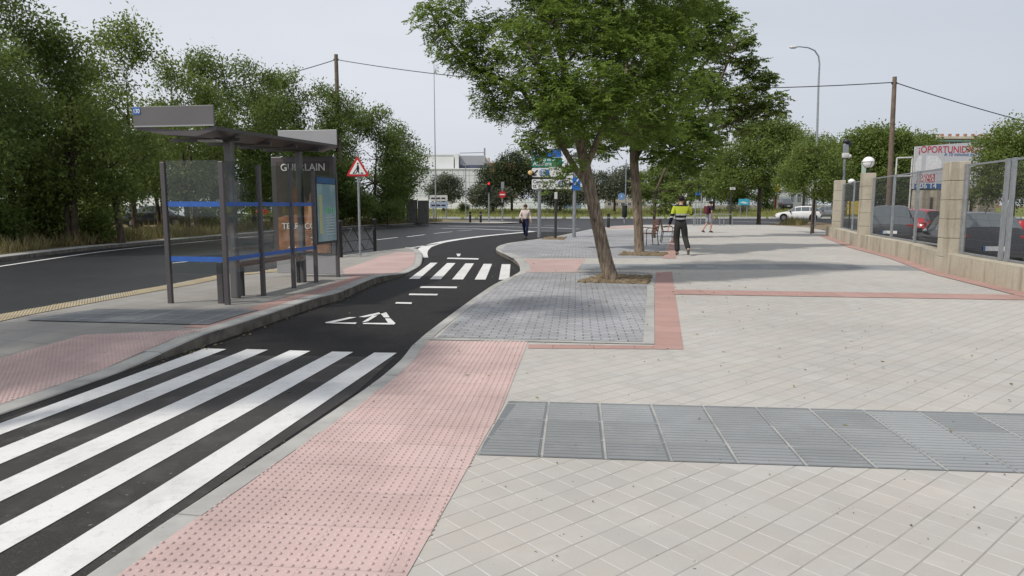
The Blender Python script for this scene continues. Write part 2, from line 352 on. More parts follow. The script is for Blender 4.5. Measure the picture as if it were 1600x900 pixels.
# ------------------------------------------------------------------ ground, road, pavements
def sheet(name, poly, H, layer, mat, cuts=(), world_z=None, kind='structure', cx=()):
    bm = bmesh.new()
    vs_ = [bm.verts.new((x, y, 0)) for x, y in poly]; bm.faces.new(vs_)
    bmesh.ops.triangulate(bm, faces=bm.faces[:])
    for y in cuts: bmesh.ops.bisect_plane(bm, geom=bm.verts[:]+bm.edges[:]+bm.faces[:], plane_co=(0, y, 0), plane_no=(0, 1, 0), dist=1e-5)
    for x in cx: bmesh.ops.bisect_plane(bm, geom=bm.verts[:]+bm.edges[:]+bm.faces[:], plane_co=(x, 0, 0), plane_no=(1, 0, 0), dist=1e-5)
    for v in bm.verts: v.co.z = (H(v.co.x, v.co.y) if H else 0)+layer*.004
    bmesh.ops.recalc_face_normals(bm, faces=bm.faces[:])
    if sum(f.normal.z for f in bm.faces) < 0: bmesh.ops.reverse_faces(bm, faces=bm.faces[:])
    me = bpy.data.meshes.new(name); bm.to_mesh(me); bm.free(); me.materials.append(mat)
    o = bpy.data.objects.new(name, me); sc.collection.objects.link(o); o['kind'] = kind
    return o
def smooth_line(pts, k=6):
    out = []; n = len(pts)
    for i in range(n-1):
        p0, p1, p2, p3 = [Vector(pts[j]) for j in (max(i-1, 0), i, i+1, min(i+2, n-1))]
        for t in [q/k for q in range(k)]:
            out.append(tuple(.5*((2*p1)+(p2-p0)*t+(2*p0-5*p1+4*p2-p3)*t*t+(3*p1-p0-3*p2+p3)*t**3)))
    out.append(tuple(pts[-1])); return out
def ribbon(pts, wd, closed=False):
    """left/right outline of a polyline"""
    n = len(pts); L = []; Rr = []
    for i, p in enumerate(pts):
        a = Vector(pts[max(i-1, 0)]); b = Vector(pts[min(i+1, n-1)]); d = (b-a).normalized(); q = Vector((-d.y, d.x)); p = Vector(p)
        w_ = wd[i] if hasattr(wd, '__len__') else wd
        L.append(tuple(p+q*w_/2)); Rr.append(tuple(p-q*w_/2))
    return L, Rr
def strip(mb, pts, wd, z):
    L, Rr = ribbon(pts, wd)
    for i in range(len(pts)-1): mb.add([(*Rr[i], z), (*Rr[i+1], z), (*L[i+1], z), (*L[i], z)], [(0, 1, 2, 3)])
def FH(x, y): return ramp(y, [84, 102, 130, 600], [0.02, .85, 1.0, 1.0])
g = sheet('ground', [(-900, -60), (1100, -60), (1100, 900), (-900, 900)], lambda x, y: -.06+FH(x, y) if y > 80 else -.06, 0, M['ground'], cuts=[83, 102, 130, 600])
# main road and bus lane
vk = [(-11.6, -8), (-12.6, 6), P(0, 409), P(150, 390), P(300, 376), P(400, 367), P(500, 359), P(590, 354.5), P(660, 351), P(720, 348.5), P(790, 347)]
vk = smooth_line(vk, 4)
farx = [(130, 82.5), (130, 34), (45, 33)]
road_poly = vk+[(-20, 82.5)]+[(130, 82.5), (130, 18), (3, 18), (3, -8)]
sheet('road', road_poly, None, 0, M['asph_old'])
# kerb lines of the right pavement (outer edge, seen along the asphalt)
k_near = [(-2.75, -3.5), (-2.15, .6)]+[tuple(p) for p in smooth_line([(-2.15, .6), P(145, 900), P(378, 742), P(568, 613), P(625, 567), P(665, 524), P(765, 450), P(800, 433)], 3)][1:]
k_far = [P(813, 424, .02), P(811, 414, .05), P(800, 404, .08), P(785, 396, .1), P(775, 389, .12), P(782, 383, .12), P(800, 379, .12), P(830, 375, .12), P(868, 369.5, .12), P(900, 363, .12), P(925, 358, .12), P(960, 353, .12)]
k_far = smooth_line(k_far, 4)
k_end = [P(1000, 351.3, .12), P(1100, 351, .12), P(1200, 351.5, .12), P(1262, 355, .12), P(1300, 362, .12)]
KR = k_near+k_far+k_end
lane_poly = [(-7, -6)]+[(-6.5, 2), P(-10, 640), P(200, 578), P(300, 548), P(390, 517), P(500, 478), P(585, 445), P(627, 432), P(640, 425), P(655, 418), P(661, 404), P(654, 394), P(672, 384), P(700, 377.5), P(760, 369), P(835, 362)]+[P(900, 363), P(868, 369.5), P(830, 375), P(790, 381)]+[(x+.3, y) for x, y in [P(800, 404), P(813, 424), P(800, 433)]]+[(x+.1, y) for x, y in k_near[::-1]]
sheet('bus_lane', lane_poly, None, 1, M['asph_new'])
dusty = [P(-140, 900), P(-10, 660), P(330, 556), P(617, 559), P(560, 612), P(400, 720), P(150, 893), (-2.4, .6), (-6, .3)]
sheet('worn_asphalt', dusty, None, 2, M['asph_dusty'])
# right pavement
wall_line = [(8.2, 7.0), P(1600, 459), P(1480, 430), P(1340, 392), P(1290, 372)]
RC = [16.3, 17, 18, 19.5]
pv = KR+[(17, 37), (18, 20), (18, -4)]
sheet('pavement', pv, HR, 0, M['pale'], cuts=RC)
def rot(x, y): return Vector((math.cos(FR)*x-math.sin(FR)*y, math.sin(FR)*x+math.cos(FR)*y))
tp = [(x+.135, y) for x, y in k_near if 1.3 < y < 8.05]+[P(663, 535), P(825, 537), P(785, 640), P(740, 720), P(640, 900), (-.75, 1.2)]
sheet('tactile_paving', tp, HR, 1, M['tact'])
rp = [P(795, 631), P(1600, 651), (7, 4.87), (7, 3.60), P(1600, 745), P(745, 716)]
sheet('ribbed_paving', rp, HR, 1, M['rib_base'])
gp = [P(683, 530), P(1007, 537), P(1011, 448), P(1017, 430), P(823, 427), P(806, 433), P(768, 451)]
sheet('block_paving', gp, HR, 1, M['grey'], cuts=RC)
# concrete edging of the block paving
em = MB()
strip(em, [P(664, 532.5), P(1007, 539.5)], .11, .02+.008); strip(em, [P(1013.5, 541), P(1017, 448), P(1021, 428)], .13, .02+.0085)
strip(em, [P(826, 426), P(1024, 428)], .16, .02+.009)
strip(em, [P(901, 443), P(936, 431.5)], .09, .02+.0095)
tag(em.build('pavement_edging', M['kerb']), kind='structure')
sheet('red_paving', [P(1021.5, 541), P(1024, 426.5), P(1050, 426.5), P(1068, 549), P(1021.5, 548.7)], HR, 1, M['red_band'], cuts=RC)
sheet('red_paving', [P(826, 541), P(1021, 543.2), P(1021, 548.7), P(825, 547.5)], HR, 1, M['red_row'])
sheet('red_line', [P(1051, 454.5), P(1600, 463), (11, 11.9), (11, 11.4), P(1600, 471), P(1052, 462)], HR, 2, M['red_row'])
sheet('far_tactile_paving', [PH(822, 425.5, HR), PH(805, 405, HR), PH(915, 404.5, HR), PH(901, 426, HR)], HR, 1, M['tact2'], cuts=RC)
sheet('far_ribbed_paving', [PH(909, 412.5, HR), PH(1300, 413, HR), PH(1465, 416, HR), PH(1480, 424, HR), PH(1300, 421, HR), PH(903, 421, HR)], HR, 1, M['rib'], cuts=RC)
sheet('far_block_paving', [PH(800, 403.5, HR), PH(786, 396, HR), PH(780, 388, HR), PH(790, 382, HR), PH(835, 376, HR), PH(872, 370, HR), PH(903, 363.5, HR), PH(928, 359, HR), PH(1000, 359.5, HR), PH(1052, 361, HR), PH(1035, 403, HR)], HR, 1, M['grey'], cuts=RC)
sheet('far_red_line', [PH(1035, 404, HR), PH(1053, 366, HR), PH(1060, 366, HR), PH(1056, 404, HR)], HR, 2, M['red'], cuts=RC)
sheet('far_red_corner', [PH(960, 353.8, HR), PH(1000, 352, HR), PH(1003, 356, HR), PH(945, 357.5, HR)], HR, 2, M['tact2'])
wl = [Vector(p) for p in wall_line]
rl = [tuple(p+Vector((-.36, -.06))) for p in wl]
sheet('wall_foot_line', rl+[tuple(p+Vector((.1, 0))) for p in wl[::-1]], HR, 3, M['red'], cuts=RC)
sheet('car_park', [tuple(p+Vector((.15, .02))) for p in wl]+[(15, 70), (120, 70), (120, -5), (8.6, -5)], lambda x, y: -.05, 0, M['lot'])
# kerb stones
def kerb(name, line, width, H, top=None, side=-1):
    mb = MB(); pts = [Vector(p) for p in line]
    L = [0]
    for a, b in zip(pts, pts[1:]): L.append(L[-1]+(b-a).length)
    def pos(s):
        for i in range(len(pts)-1):
            if s <= L[i+1]+1e-6: return pts[i].lerp(pts[i+1], (s-L[i])/(L[i+1]-L[i]))
        return pts[-1]
    def nrm(s):
        d = (pos(min(s+.25, L[-1]))-pos(max(s-.25, 0))).normalized(); return Vector((d.y, -d.x))*(-side)
    s = 0; rnd = random.Random(3)
    while s < L[-1]-.02:
        e = min(s+1.0, L[-1]); k = 3
        secs = []
        dz = rnd.uniform(-.003, .003)
        for i in range(k+1):
            t = s+.004+(e-s-.008)*i/k; p = pos(t); q = nrm(t); h = H(p.x, p.y)+.006+dz
            b = min(.018, h*.5)
            prof = [(0, -.07), (-.004, h-b), (b*.3, h-b*.3), (b, h), (width-.003, h), (width, -.07)]
            secs.append([(p.x+q.x*a, p.y+q.y*a, z) for a, z in prof])
        m_ = len(secs[0]); v = [q for sct in secs for q in sct]; f = []
        for i in range(k):
            for j in range(m_-1): f.append((i*m_+j, i*m_+j+1, (i+1)*m_+j+1, (i+1)*m_+j))
        f.append(tuple(range(m_))); f.append(tuple(k*m_+j for j in range(m_-1, -1, -1)))
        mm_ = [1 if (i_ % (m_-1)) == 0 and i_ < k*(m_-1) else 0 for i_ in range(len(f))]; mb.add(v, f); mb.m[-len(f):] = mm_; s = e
    return tag(mb.build(name, [M['kerb'], M['kerb_dirty_shaded']]), kind='structure')
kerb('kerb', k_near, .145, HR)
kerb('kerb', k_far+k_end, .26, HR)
# bus stop island
IK = [(-5.4, .4), (-4.75, 3.3), P(-2, 651), P(78, 623), P(203, 578), P(272, 555.5), P(344, 533), P(390, 517), P(500, 478), P(532, 469), P(585, 445), P(627, 432.5), P(641, 425.5), P(655, 418), P(659.5, 410), P(659, 402), P(654, 394.5), P(641, 391)]
IK = IK[:2]+smooth_line(IK[2:], 3)
def inner(line, d):
    out = []; n = len(line)
    for i in range(n):
        a = Vector(line[max(i-1, 0)]); b = Vector(line[min(i+1, n-1)]); t = (b-a).normalized(); out.append(tuple(Vector(line[i])+Vector((-t.y, t.x))*d))
    return out
back = [PH(600, 391.5, HI), PH(531, 400, HI), PH(423, 421, HI), PH(312, 436, HI), PH(266, 445, HI), PH(156, 464, HI), PH(0, 492, HI), (-7.0, 4), (-7.3, .4)]
IC = sorted(set(IY+[6.9, 7.2, 7.5, 14.8, 15.3, 15.9, 19.6, 20.3]))
sheet('island_paving', inner(IK, .05)+back, HI, 0, M['pale_isl'], cuts=IC)
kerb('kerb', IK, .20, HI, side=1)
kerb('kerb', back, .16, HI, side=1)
ki = inner(IK, .205); ko = inner(IK, .50)
i0, i1 = 14, 34
sheet('island_red_line', ki[i0:i1]+ko[i0:i1][::-1], HI, 1, M['red'], cuts=IC)
it = [p for p in ki if 4.2 < p[1] < 7.75]
sheet('island_tactile', it+[PH(325, 514, HI), PH(240, 519, HI), PH(130, 523, HI), PH(0, 561, HI), (-5.9, 6.0), (-6.0, 4.3)], HI, 1, M['tact'], cuts=IC)
sheet('island_ribbed_band', [PH(40, 501.5, HI), PH(150, 483.5, HI), PH(300, 484.5, HI), PH(405, 485, HI), PH(372, 494, HI), PH(325, 508.5, HI)], HI, 3, M['rib_base'], cuts=IC)  # darker slabs chosen to put the band's shade into its colour
sheet('island_nose_paving', [p for p in ki if 14.6 < p[1] < 22.4]+[PH(622, 394, HI), PH(590, 402, HI), PH(536, 421, HI), PH(538, 432, HI)], HI, 2, M['tact2'], cuts=IC)
ys = back[2:8]; yi = [(x+.42, y+.05) for x, y in ys]
sheet('yellow_tactile_strip', ys[::-1]+yi, HI, 2, M['yellow_tact'], cuts=IC)
# raised domes of the tactile slabs, ribs of the guide slabs
def inside(poly, X, Y):
    c = np.zeros(X.shape, bool); n = len(poly)
    for i in range(n):
        x0, y0 = poly[i]; x1, y1 = poly[i-1]
        if y0 == y1: continue
        cnd = ((y0 > Y) != (y1 > Y)) & (X < (x1-x0)*(Y-y0)/(y1-y0)+x0); c ^= cnd
    return c
def domes(name, poly, H, z, mat, ang, step=.05, r=.012, h=.0075):
    P_ = np.array(poly); cx, cy = P_.mean(0); ext = 9
    g_ = np.arange(-ext, ext, step); A, B = np.meshgrid(g_, g_); ca, sa = math.cos(ang), math.sin(ang)
    X = (cx+A*ca-B*sa).ravel(); Y = (cy+A*sa+B*ca).ravel()
    k = inside(poly, X, Y); X, Y = X[k], Y[k]
    Z = np.array([H(0, y) for y in Y])+z
    n = 8; t = np.arange(n)*2*math.pi/n
    rings = [(r, -.001), (r*.86, h*.7), (r*.5, h)]
    V = []
    for rr, hh in rings: V.append(np.stack([X[:, None]+rr*np.cos(t), Y[:, None]+rr*np.sin(t), (Z+hh)[:, None]+0*t], -1))
    V = np.concatenate(V, 1); m_ = V.shape[1]; f = []
    for i in range(2):
        for j in range(n): f.append((i*n+j, i*n+(j+1) % n, (i+1)*n+(j+1) % n, (i+1)*n+j))
    base = (np.arange(len(X))*m_)[:, None, None]; F = (np.array(f)[None]+base).reshape(-1, 4); T = (np.arange(2*n, 3*n)[None]+base[:, 0]).reshape(-1, n)
    me = bpy.data.meshes.new(name); me.from_pydata(V.reshape(-1, 3).tolist(), [], F.tolist()+T.tolist()); me.materials.append(mat)
    me.polygons.foreach_set('use_smooth', [True]*len(me.polygons)); me.update()
    o = bpy.data.objects.new(name, me); sc.collection.objects.link(o); o['kind'] = 'structure'; return o
domes('tactile_domes', inner(tp, .0) if 0 else tp, HR, .004, M['tact'], FR)
domes('tactile_domes', it+[PH(325, 514, HI), PH(240, 519, HI), PH(130, 523, HI), PH(0, 561, HI), (-5.9, 6.0), (-6.0, 4.3)], HI, .004, M['tact'], R(-14))
domes('tactile_domes', ys[::-1]+yi, HI, .008, M['yellow_tact'], R(-14))
rb = MB(); o0 = Vector(P(745, 716)); ux = rot(1, 0); uy = rot(0, 1)
lean = .155/1.21
for k in range(22):
    if k in (7, 15): pass
    y0 = .02+k*.0545
    for t in range(19):
        x0 = .205*0+t*.41-.0; a = x0+.016; b = x0+.394
        sft = y0*lean
        if t == 0: a = sft+.01
        if t > 0: sft_ = 0
        q = [(a, y0), (b, y0), (b, y0+.027), (a, y0+.027)]
        if b <= a: continue
        pr = [o0+ux*x+uy*y for x, y in q]; ins = [o0+ux*x+uy*y for x, y in [(a+.004, y0+.006), (b-.004, y0+.006), (b-.004, y0+.021), (a+.004, y0+.021)]]
        rb.add([(p.x, p.y, .023) for p in pr]+[(p.x, p.y, .031) for p in ins], [(4, 5, 6, 7), (0, 1, 5, 4), (1, 2, 6, 5), (2, 3, 7, 6), (3, 0, 4, 7)])
tag(rb.build('paving_ribs', M['rib']), kind='structure')
# painted markings
pm = MB()
def quad(*pp, z=.0125): pm.add([(*p, z) for p in pp], [tuple(range(len(pp)))])
for (a, b), (c_, d_), ex in [(((585, 552.5), (32, 900)), ((620, 553), (116, 900)), .9), (((519, 551), (0, 825)), ((552, 551.5), (0, 868)), 1.0), (((453, 549), (0, 756)), ((485, 550), (0, 787)), 1.3), (((386, 547), (0, 703)), ((419, 548), (0, 728)), 1.6), (((320, 546), (0, 664)), ((354, 547), (0, 682)), 1.8)]:
    A, B, C1, D1 = [Vector(P(*q)) for q in (a, b, c_, d_)]
    B = B+(B-A).normalized()*ex; D1 = D1+(D1-C1).normalized()*ex
    quad(tuple(A), tuple(B), tuple(D1), tuple(C1))
tag(pm.build('crossing_stripes', M['paint']), kind='structure')
pm = MB()
# far crossing: five bars
for q in [((642, 437), (672, 437), (706, 411.5), (682, 411.5)), ((674, 437), (691, 437), (712, 411.5), (711, 411.5))][:0]: pass
def C5(x, y): return P(480+x/3.81, 340+y/3.81)
for q in [((605, 368), (667, 368), (776, 271), (735, 271)), ((730, 370), (795, 370), (883, 273), (833, 273)), ((862, 371), (928, 371), (993, 275), (942, 275)), ((997, 372), (1062, 372), (1100, 278), (1050, 278)), ((1140, 373), (1203, 371), (1210, 280), (1158, 280))]:
    quad(*[C5(*p) for p in q])
for q in [((678, 412), (893, 414), (890, 424), (670, 422)), ((610, 456), (779, 458), (773, 467), (604, 465)), ((530, 507), (625, 509), (620, 518), (524, 516))]: quad(*[C5(*p) for p in q])
# give way triangle, drawn as separate strokes
def C6(x, y): return P(300+x/4, 480+y/4)
for q in [((830, 100), (985, 67), (1028, 68), (882, 101)), ((830, 100), (882, 101), (1030, 101), (1022, 110), (840, 105)), ((1042, 66), (1170, 37), (1210, 37), (1172, 48), (1080, 68)), ((1170, 37), (1215, 37), (1236, 69), (1200, 69), (1180, 47)),
          ((1206, 75), (1240, 75), (1272, 106), (1262, 114), (1226, 105)), ((1075, 103), (1226, 104), (1264, 114), (1066, 110)), ((1128, 57), (1160, 57), (1100, 93), (1062, 100))]:
    quad(*[C6(*p) for p in q])
quad(P(700, 403.2), P(748, 404.2), P(747, 406.2), P(698, 405)); quad(P(713, 397), P(720, 397), P(718, 401), P(715, 401))
# edge and lane lines
strip(pm, smooth_line([P(658.5, 403), P(658, 396), P(662, 389.5), P(672, 384), P(700, 377), P(760, 368.8), P(835, 361.8)], 5), [.42]*31, .0125)
strip(pm, smooth_line([P(618, 391), P(650, 386.5), P(685, 381)], 4), .16, .0125)
vl = [(x+.9, y) for x, y in vk if -8 < y < 58]
strip(pm, vl, .14, .0065)
def dash(a, b, wd=.14, z=.0065): strip(pm, [P(*a), P(*b)], wd, z)
for a, b in [((268, 411.5), (332, 405)), ((589, 374.7), (621, 371.2)), ((636, 370.2), (664, 366.7)), ((678, 364.9), (706, 362.2)), ((716, 360.9), (738, 359.4)), ((850, 352.5), (872, 352.5)), ((886, 353), (902, 353)), ((822, 351.5), (840, 351.5)), ((846, 361), (862, 361))]: dash(a, b)
strip(pm, [P(690, 356.8), P(740, 357.5), P(800, 360), P(838, 362)], .3, .0065)
strip(pm, [P(700, 353.4), P(780, 354.2), P(860, 356), P(905, 358)], .3, .0065)
strip(pm, [P(1080, 344.5), P(1140, 345.6), P(1220, 347.6), P(1290, 350)], .3, .0065)
tag(pm.build('road_markings', M['paint']), kind='structure')
# left verge with its kerb, far pavement and grass rising behind the junction
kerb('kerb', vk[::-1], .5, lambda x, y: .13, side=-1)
sheet('verge', [(x-.35, y) for x, y in vk]+[(-20, 83), (-160, 83), (-160, -8)], lambda x, y: .12, 0, M['ground'])
fk = [(-20, 82)]+[P(740, 344.3), P(1000, 340.8), P(1200, 341.5), (80, 80), (130, 79)]
fk = [(-20, 81.5), (0, 82), (40, 82), (80, 80), (130, 79)]
kb = MB()
for i in range(-18, 100, 2): kb.box((i+1, 82.1, .06), (1.9 if i % 6 else 1.2, .35, .30))
tag(kb.build('kerb', M['offwhite']), kind='structure')
sheet('grass_verge', [(-60, 82.3), (130, 82.3), (160, 140), (-60, 140)], FH, 1, M['verge'], cuts=[84, 102, 130])
sheet('far_ground', [(-400, 130), (500, 130), (800, 600), (-800, 600)], lambda x, y: 1.0, 0, M['ground'])
sheet('sandy_shoulder', [P(1195, 352), P(1240, 346.5), P(1300, 350), P(1300, 362), P(1262, 356)], lambda x, y: .05, 0, M['soil'])
sheet('side_pavement', [(-9, 58.5), (-1, 58.3), (1, 62), (-3, 66), (-12, 66), (-13, 60)], lambda x, y: .08, 0, M['pale_sq'])
# ------------------------------------------------------------------ tree pits
def pit(name, label, poly, z, n=260, seed=1):
    r_ = random.Random(seed); mb = MB(); mb.prism(poly, z-.06, z+.012)
    xs = [p[0] for p in poly]; ys_ = [p[1] for p in poly]; A = np.array(poly)
    k = 0
    while k < n:
        x, y = r_.uniform(min(xs), max(xs)), r_.uniform(min(ys_), max(ys_))
        if not inside(poly, np.array([x]), np.array([y]))[0]: continue
        s_ = r_.uniform(.02, .075); mb.ball((x, y, z+.01), s_, 6, 4, (1, r_.uniform(.6, 1), r_.uniform(.35, .8))); k += 1
    return tag(mb.build(name, M['soil']), kind='structure')
pit('tree_pit_soil', '', [P(903, 443), P(937, 432.5), P(1017, 434), P(1012, 446)], .03, 420)
pit('tree_pit_soil', '', [PH(966, 399, HR), PH(975, 395, HR), PH(1043, 396, HR), PH(1035, 400.5, HR)], .13, 200, 4)
pit('tree_pit_soil', '', [PH(846, 374, HR), PH(856, 371, HR), PH(885, 371, HR), PH(880, 375, HR)], .13, 60, 5)
# ------------------------------------------------------------------ trees
DK = .78
def leaf_mesh(name, cen, nrm_dir, L, W, mat, rng_, rnd2=None, parent=None, world=True):
    """cen (n,3) leaf bases, nrm_dir (n,3) leaf axis directions; one rhombic blade each"""
    n = len(cen); ax = nrm_dir/np.linalg.norm(nrm_dir, axis=1, keepdims=True)
    side = np.cross(ax, rng_.normal(size=(n, 3))+np.array([0, 0, 1.1])); side /= np.linalg.norm(side, axis=1, keepdims=True)+1e-9
    L = L[:, None] if hasattr(L, 'shape') else L; W = W[:, None] if hasattr(W, 'shape') else W
    V = np.empty((n, 4, 3)); V[:, 0] = cen; V[:, 1] = cen+ax*L*.45+side*W*.5; V[:, 2] = cen+ax*L; V[:, 3] = cen+ax*L*.45-side*W*.5
    if parent is not None: V -= np.array(parent.location)
    me = bpy.data.meshes.new(name); me.vertices.add(4*n); me.vertices.foreach_set('co', V.reshape(-1).astype('f'))
    me.loops.add(4*n); me.loops.foreach_set('vertex_index', np.arange(4*n, dtype='i')); me.polygons.add(n)
    me.polygons.foreach_set('loop_start', np.arange(0, 4*n, 4, dtype='i')); me.polygons.foreach_set('loop_total', np.full(n, 4, 'i'))
    me.update(calc_edges=True)
    a = me.color_attributes.new('rnd', 'FLOAT_COLOR', 'POINT'); c = np.ones((n, 4, 4), 'f')
    c[:, :, 0] = rng_.random(n)[:, None]; c[:, :, 1] = (rnd2 if rnd2 is not None else rng_.random(n))[:, None]
    a.data.foreach_set('color', c.reshape(-1)); me.materials.append(mat)
    o = bpy.data.objects.new(name, me); sc.collection.objects.link(o)
    if parent is not None: o.parent = parent
    return o
def limb(mb, a, b, r0, r1, rg, k=5, wob=.06, n=7, sag=0):
    a = Vector(a); b = Vector(b); L = (b-a).length; pts = []; rr = []
    for i in range(k+1):
        t = i/k; p = a.lerp(b, t); s_ = math.sin(math.pi*t)
        p = p+Vector(rg.normal(size=3).tolist())*wob*L*s_*.5+Vector((0, 0, sag*L*s_)); pts.append(p); rr.append(r0+(r1-r0)*t)
    mb.tube(pts, rr, n); return pts
def tree(name, label, cat, base, trunk, lobes, mat, bmat, seed, leafs=(.09, .045), dens=60, cl=.30, group=None, compound=False, droop=.3, branch_r=.5, shell=.45, dk=None):
    """base xyz; trunk = list of lists of (x,y,z,r); lobes = (x,y,z,r[,squash]) in world space"""
    rg = np.random.default_rng(seed); root = empty(name, base, label, cat, group)
    tb = MB()
    for path in trunk: tb.tube([p[:3] for p in path], [p[3] for p in path], 12)
    nodes = [Vector(p[:3]) for path in trunk for p in path if p[2]-base[2] > .8]; rads = [p[3] for path in trunk for p in path if p[2]-base[2] > .8]
    cents = []; cr_ = []
    for lb in lobes:
        x, y, z, r = lb[:4]; sq = lb[4] if len(lb) > 4 else .75
        c0 = Vector((x, y, z)); j = min(range(len(nodes)), key=lambda i: (nodes[i]-c0).length+(3 if nodes[i].z > z+.3 else 0))
        rb_ = min(rads[j]*.55, .02+.025*r)
        pts = limb(tb, nodes[j], c0, rb_, rb_*.4, rg, 5, .10, 7, .04)
        k = max(4, int(dens*r*r*.5/max(cl, .12)**1*(dk or DK)))
        d = rg.normal(size=(k, 3)); d /= np.linalg.norm(d, axis=1, keepdims=True)
        rr_ = (shell+(1-shell)*rg.random(k)**.6)[:, None]
        pc = np.array([x, y, z])+d*rr_*r*np.array([1, 1, sq])
        cents.append(pc); cr_.append(np.full(k, cl))
        for q in pc[::max(1, k//8)]: limb(tb, pts[3] if rg.random() < .5 else pts[4], q, rb_*.28, .005, rg, 3, .12, 4)
    cents = np.concatenate(cents); cr_ = np.concatenate(cr_)
    tb.build('trunk', bmat, root, smooth=True, world=True)
    if compound:
        per = 10; nL = len(cents)*per
        idx = np.repeat(np.arange(len(cents)), per)
        st = cents[idx]+rg.normal(size=(nL, 3))*cr_[idx][:, None]*np.array([.5, .5, .32])
        dr = rg.normal(size=(nL, 3))*np.array([1, 1, .35])+(st-cents[idx])*1.2; dr[:, 2] -= droop; dr /= np.linalg.norm(dr, axis=1, keepdims=True)
        pairs = 6; LL = .20*(.75+.5*rg.random(nL)); C_, D_, S_ = [], [], []
        sd = np.cross(dr, np.array([0, 0, 1.])); sd /= np.linalg.norm(sd, axis=1, keepdims=True)+1e-9
        shade = np.repeat(rg.random(len(cents)), per)
        for i in range(pairs):
            t = .18+.8*i/pairs; p = st+dr*(LL*t)[:, None]; p[:, 2] -= droop*.3*LL*t*t
            for sgn in (-1, 1): C_.append(p); D_.append(sd*sgn+dr*.35+rg.normal(size=(nL, 3))*.12); S_.append(shade)
        C_.append(st+dr*LL[:, None]); D_.append(dr); S_.append(shade)
        cen = np.concatenate(C_); dd = np.concatenate(D_); s2 = np.concatenate(S_)
        L_ = leafs[0]*(.7+.6*rg.random(len(cen))); W_ = leafs[1]*(.8+.4*rg.random(len(cen)))
        leaf_mesh('crown', cen, dd, L_, W_, mat, rg, s2*.7+rg.random(len(cen))*.3, root)
    else:
        per = int(36*dens/60); idx = np.repeat(np.arange(len(cents)), per); n = len(idx)
        off = rg.normal(size=(n, 3))*cr_[idx][:, None]*np.array([.5, .5, .42]); cen = cents[idx]+off
        dd = rg.normal(size=(n, 3))+off/cl*.6; dd[:, 2] -= droop
        L_ = leafs[0]*(.6+.8*rg.random(n)); W_ = leafs[1]*(.7+.6*rg.random(n)); s2 = np.repeat(rg.random(len(cents)), per)
        leaf_mesh('crown', cen, dd, L_, W_, mat, rg, s2*.7+rg.random(n)*.3, root)
    return root
def px_path(pts, Y):
    """[(px,py,r[,dY])] -> world points"""
    out = []
    for p in pts:
        yy = Y+(p[3] if len(p) > 3 else 0); x, y, z = at(p[0], p[1], yy); out.append((x, y, z, p[2]))
    return out
def px_lobes(L): return [(*at(px, py, Y), r, *rest) for px, py, Y, r, *rest in L]
bx, by = P(955, 441)
T1 = 14.6
def flare(x, y, z, r): return [(x, y, z-.15, r*1.35), (x, y, z+.02, r*1.18), ]
tr1 = px_path([(957, 446, 0.190), (955, 437, 0.163), (946, 405, 0.148), (936, 360, 0.137), (926, 315, 0.133), (919, 285, 0.137), (913, 255, 0.118, .1), (905, 215, 0.103, .2), (893, 160, 0.091, .3), (880, 100, 0.076, .3), (866, 30, 0.061, .2), (850, -60, 0.038)], T1)
tr1b = px_path([(921, 292, 0.091), (902, 268, 0.068, -.05), (880, 232, 0.057, -.15), (858, 200, 0.052, -.2), (838, 172, 0.046, -.2), (815, 140, 0.042, -.2), (780, 122, 0.038, -.1), (740, 105, 0.034), (700, 62, 0.027), (668, 10, 0.015)], T1)
tr1c = px_path([(915, 262, 0.076), (935, 215, 0.065, .2), (965, 160, 0.053, .5), (1000, 100, 0.046, .7), (1040, 40, 0.030, .9)], T1)
tr1d = px_path([(905, 215, 0.068, .2), (875, 165, 0.046, -.5), (850, 120, 0.038, -1), (825, 70, 0.030, -1.3)], T1)
L1 = [(684, 18, 14.4, .50), (712, 62, 14.3, .52), (690, 48, 14.7, .3), (735, 92, 14.5, .48), (765, 45, 14.8, .55), (780, 110, 14.2, .55), (812, 60, 13.8, .6), (770, 150, 14.5, .38), (800, 168, 14.6, .48),
      (835, 110, 13.6, .6), (838, 170, 14.0, .42), (860, 40, 14.2, .75), (872, 120, 13.8, .55), (895, 170, 13.5, .55), (930, 60, 14.2, .8), (930, 130, 13.6, .62), (868, 205, 14.2, .30), (842, 200, 14.4, .2),
      (965, 180, 13.7, .55), (985, 90, 14.4, .8), (1000, 150, 14.1, .6), (1035, 60, 14.8, .85), (1050, 130, 14.6, .65), (1040, 180, 14.4, .45), (1000, 205, 14.6, .4),
      (900, -50, 14.6, 1.1), (800, -60, 14.6, .8), (1000, -60, 14.8, 1.1), (720, -40, 14.6, .6), (1080, -20, 15, .8), (878, 262, 13.9, .17), (866, 283, 13.95, .15), (895, 250, 14.0, .15), (880, 190, 13.4, .42), (872, 150, 13.2, .45), (905, 30, 15.6, .9), (980, 30, 15.8, .9), (835, 20, 15.4, .6)]
tree('street_tree', 'leaning locust street tree with forked furrowed trunk in soil pit beside grey block paving', 'tree', (bx, by, .02), [tr1, tr1b, tr1c, tr1d], px_lobes(L1), M['leaf_near'], M['bark'], 11, leafs=(.062, .027), dens=60, cl=.22, compound=True, droop=.55, dk=.72, group='street trees on the pavement')
T2 = 22.2
tr2 = px_path([(999, 402, .20), (999, 396, .165), (998, 360, .15), (995, 310, .145), (991, 260, .14), (990, 215, .13), (985, 150, .11), (975, 80, .08), (970, 10, .05)], T2)
tr2b = px_path([(991, 250, .10), (1020, 200, .08, .4), (1060, 140, .06, .8), (1110, 90, .045, 1), (1150, 70, .03, 1)], T2)
tr2c = px_path([(990, 225, .09), (960, 190, .07, -.6), (920, 150, .05, -1)], T2)
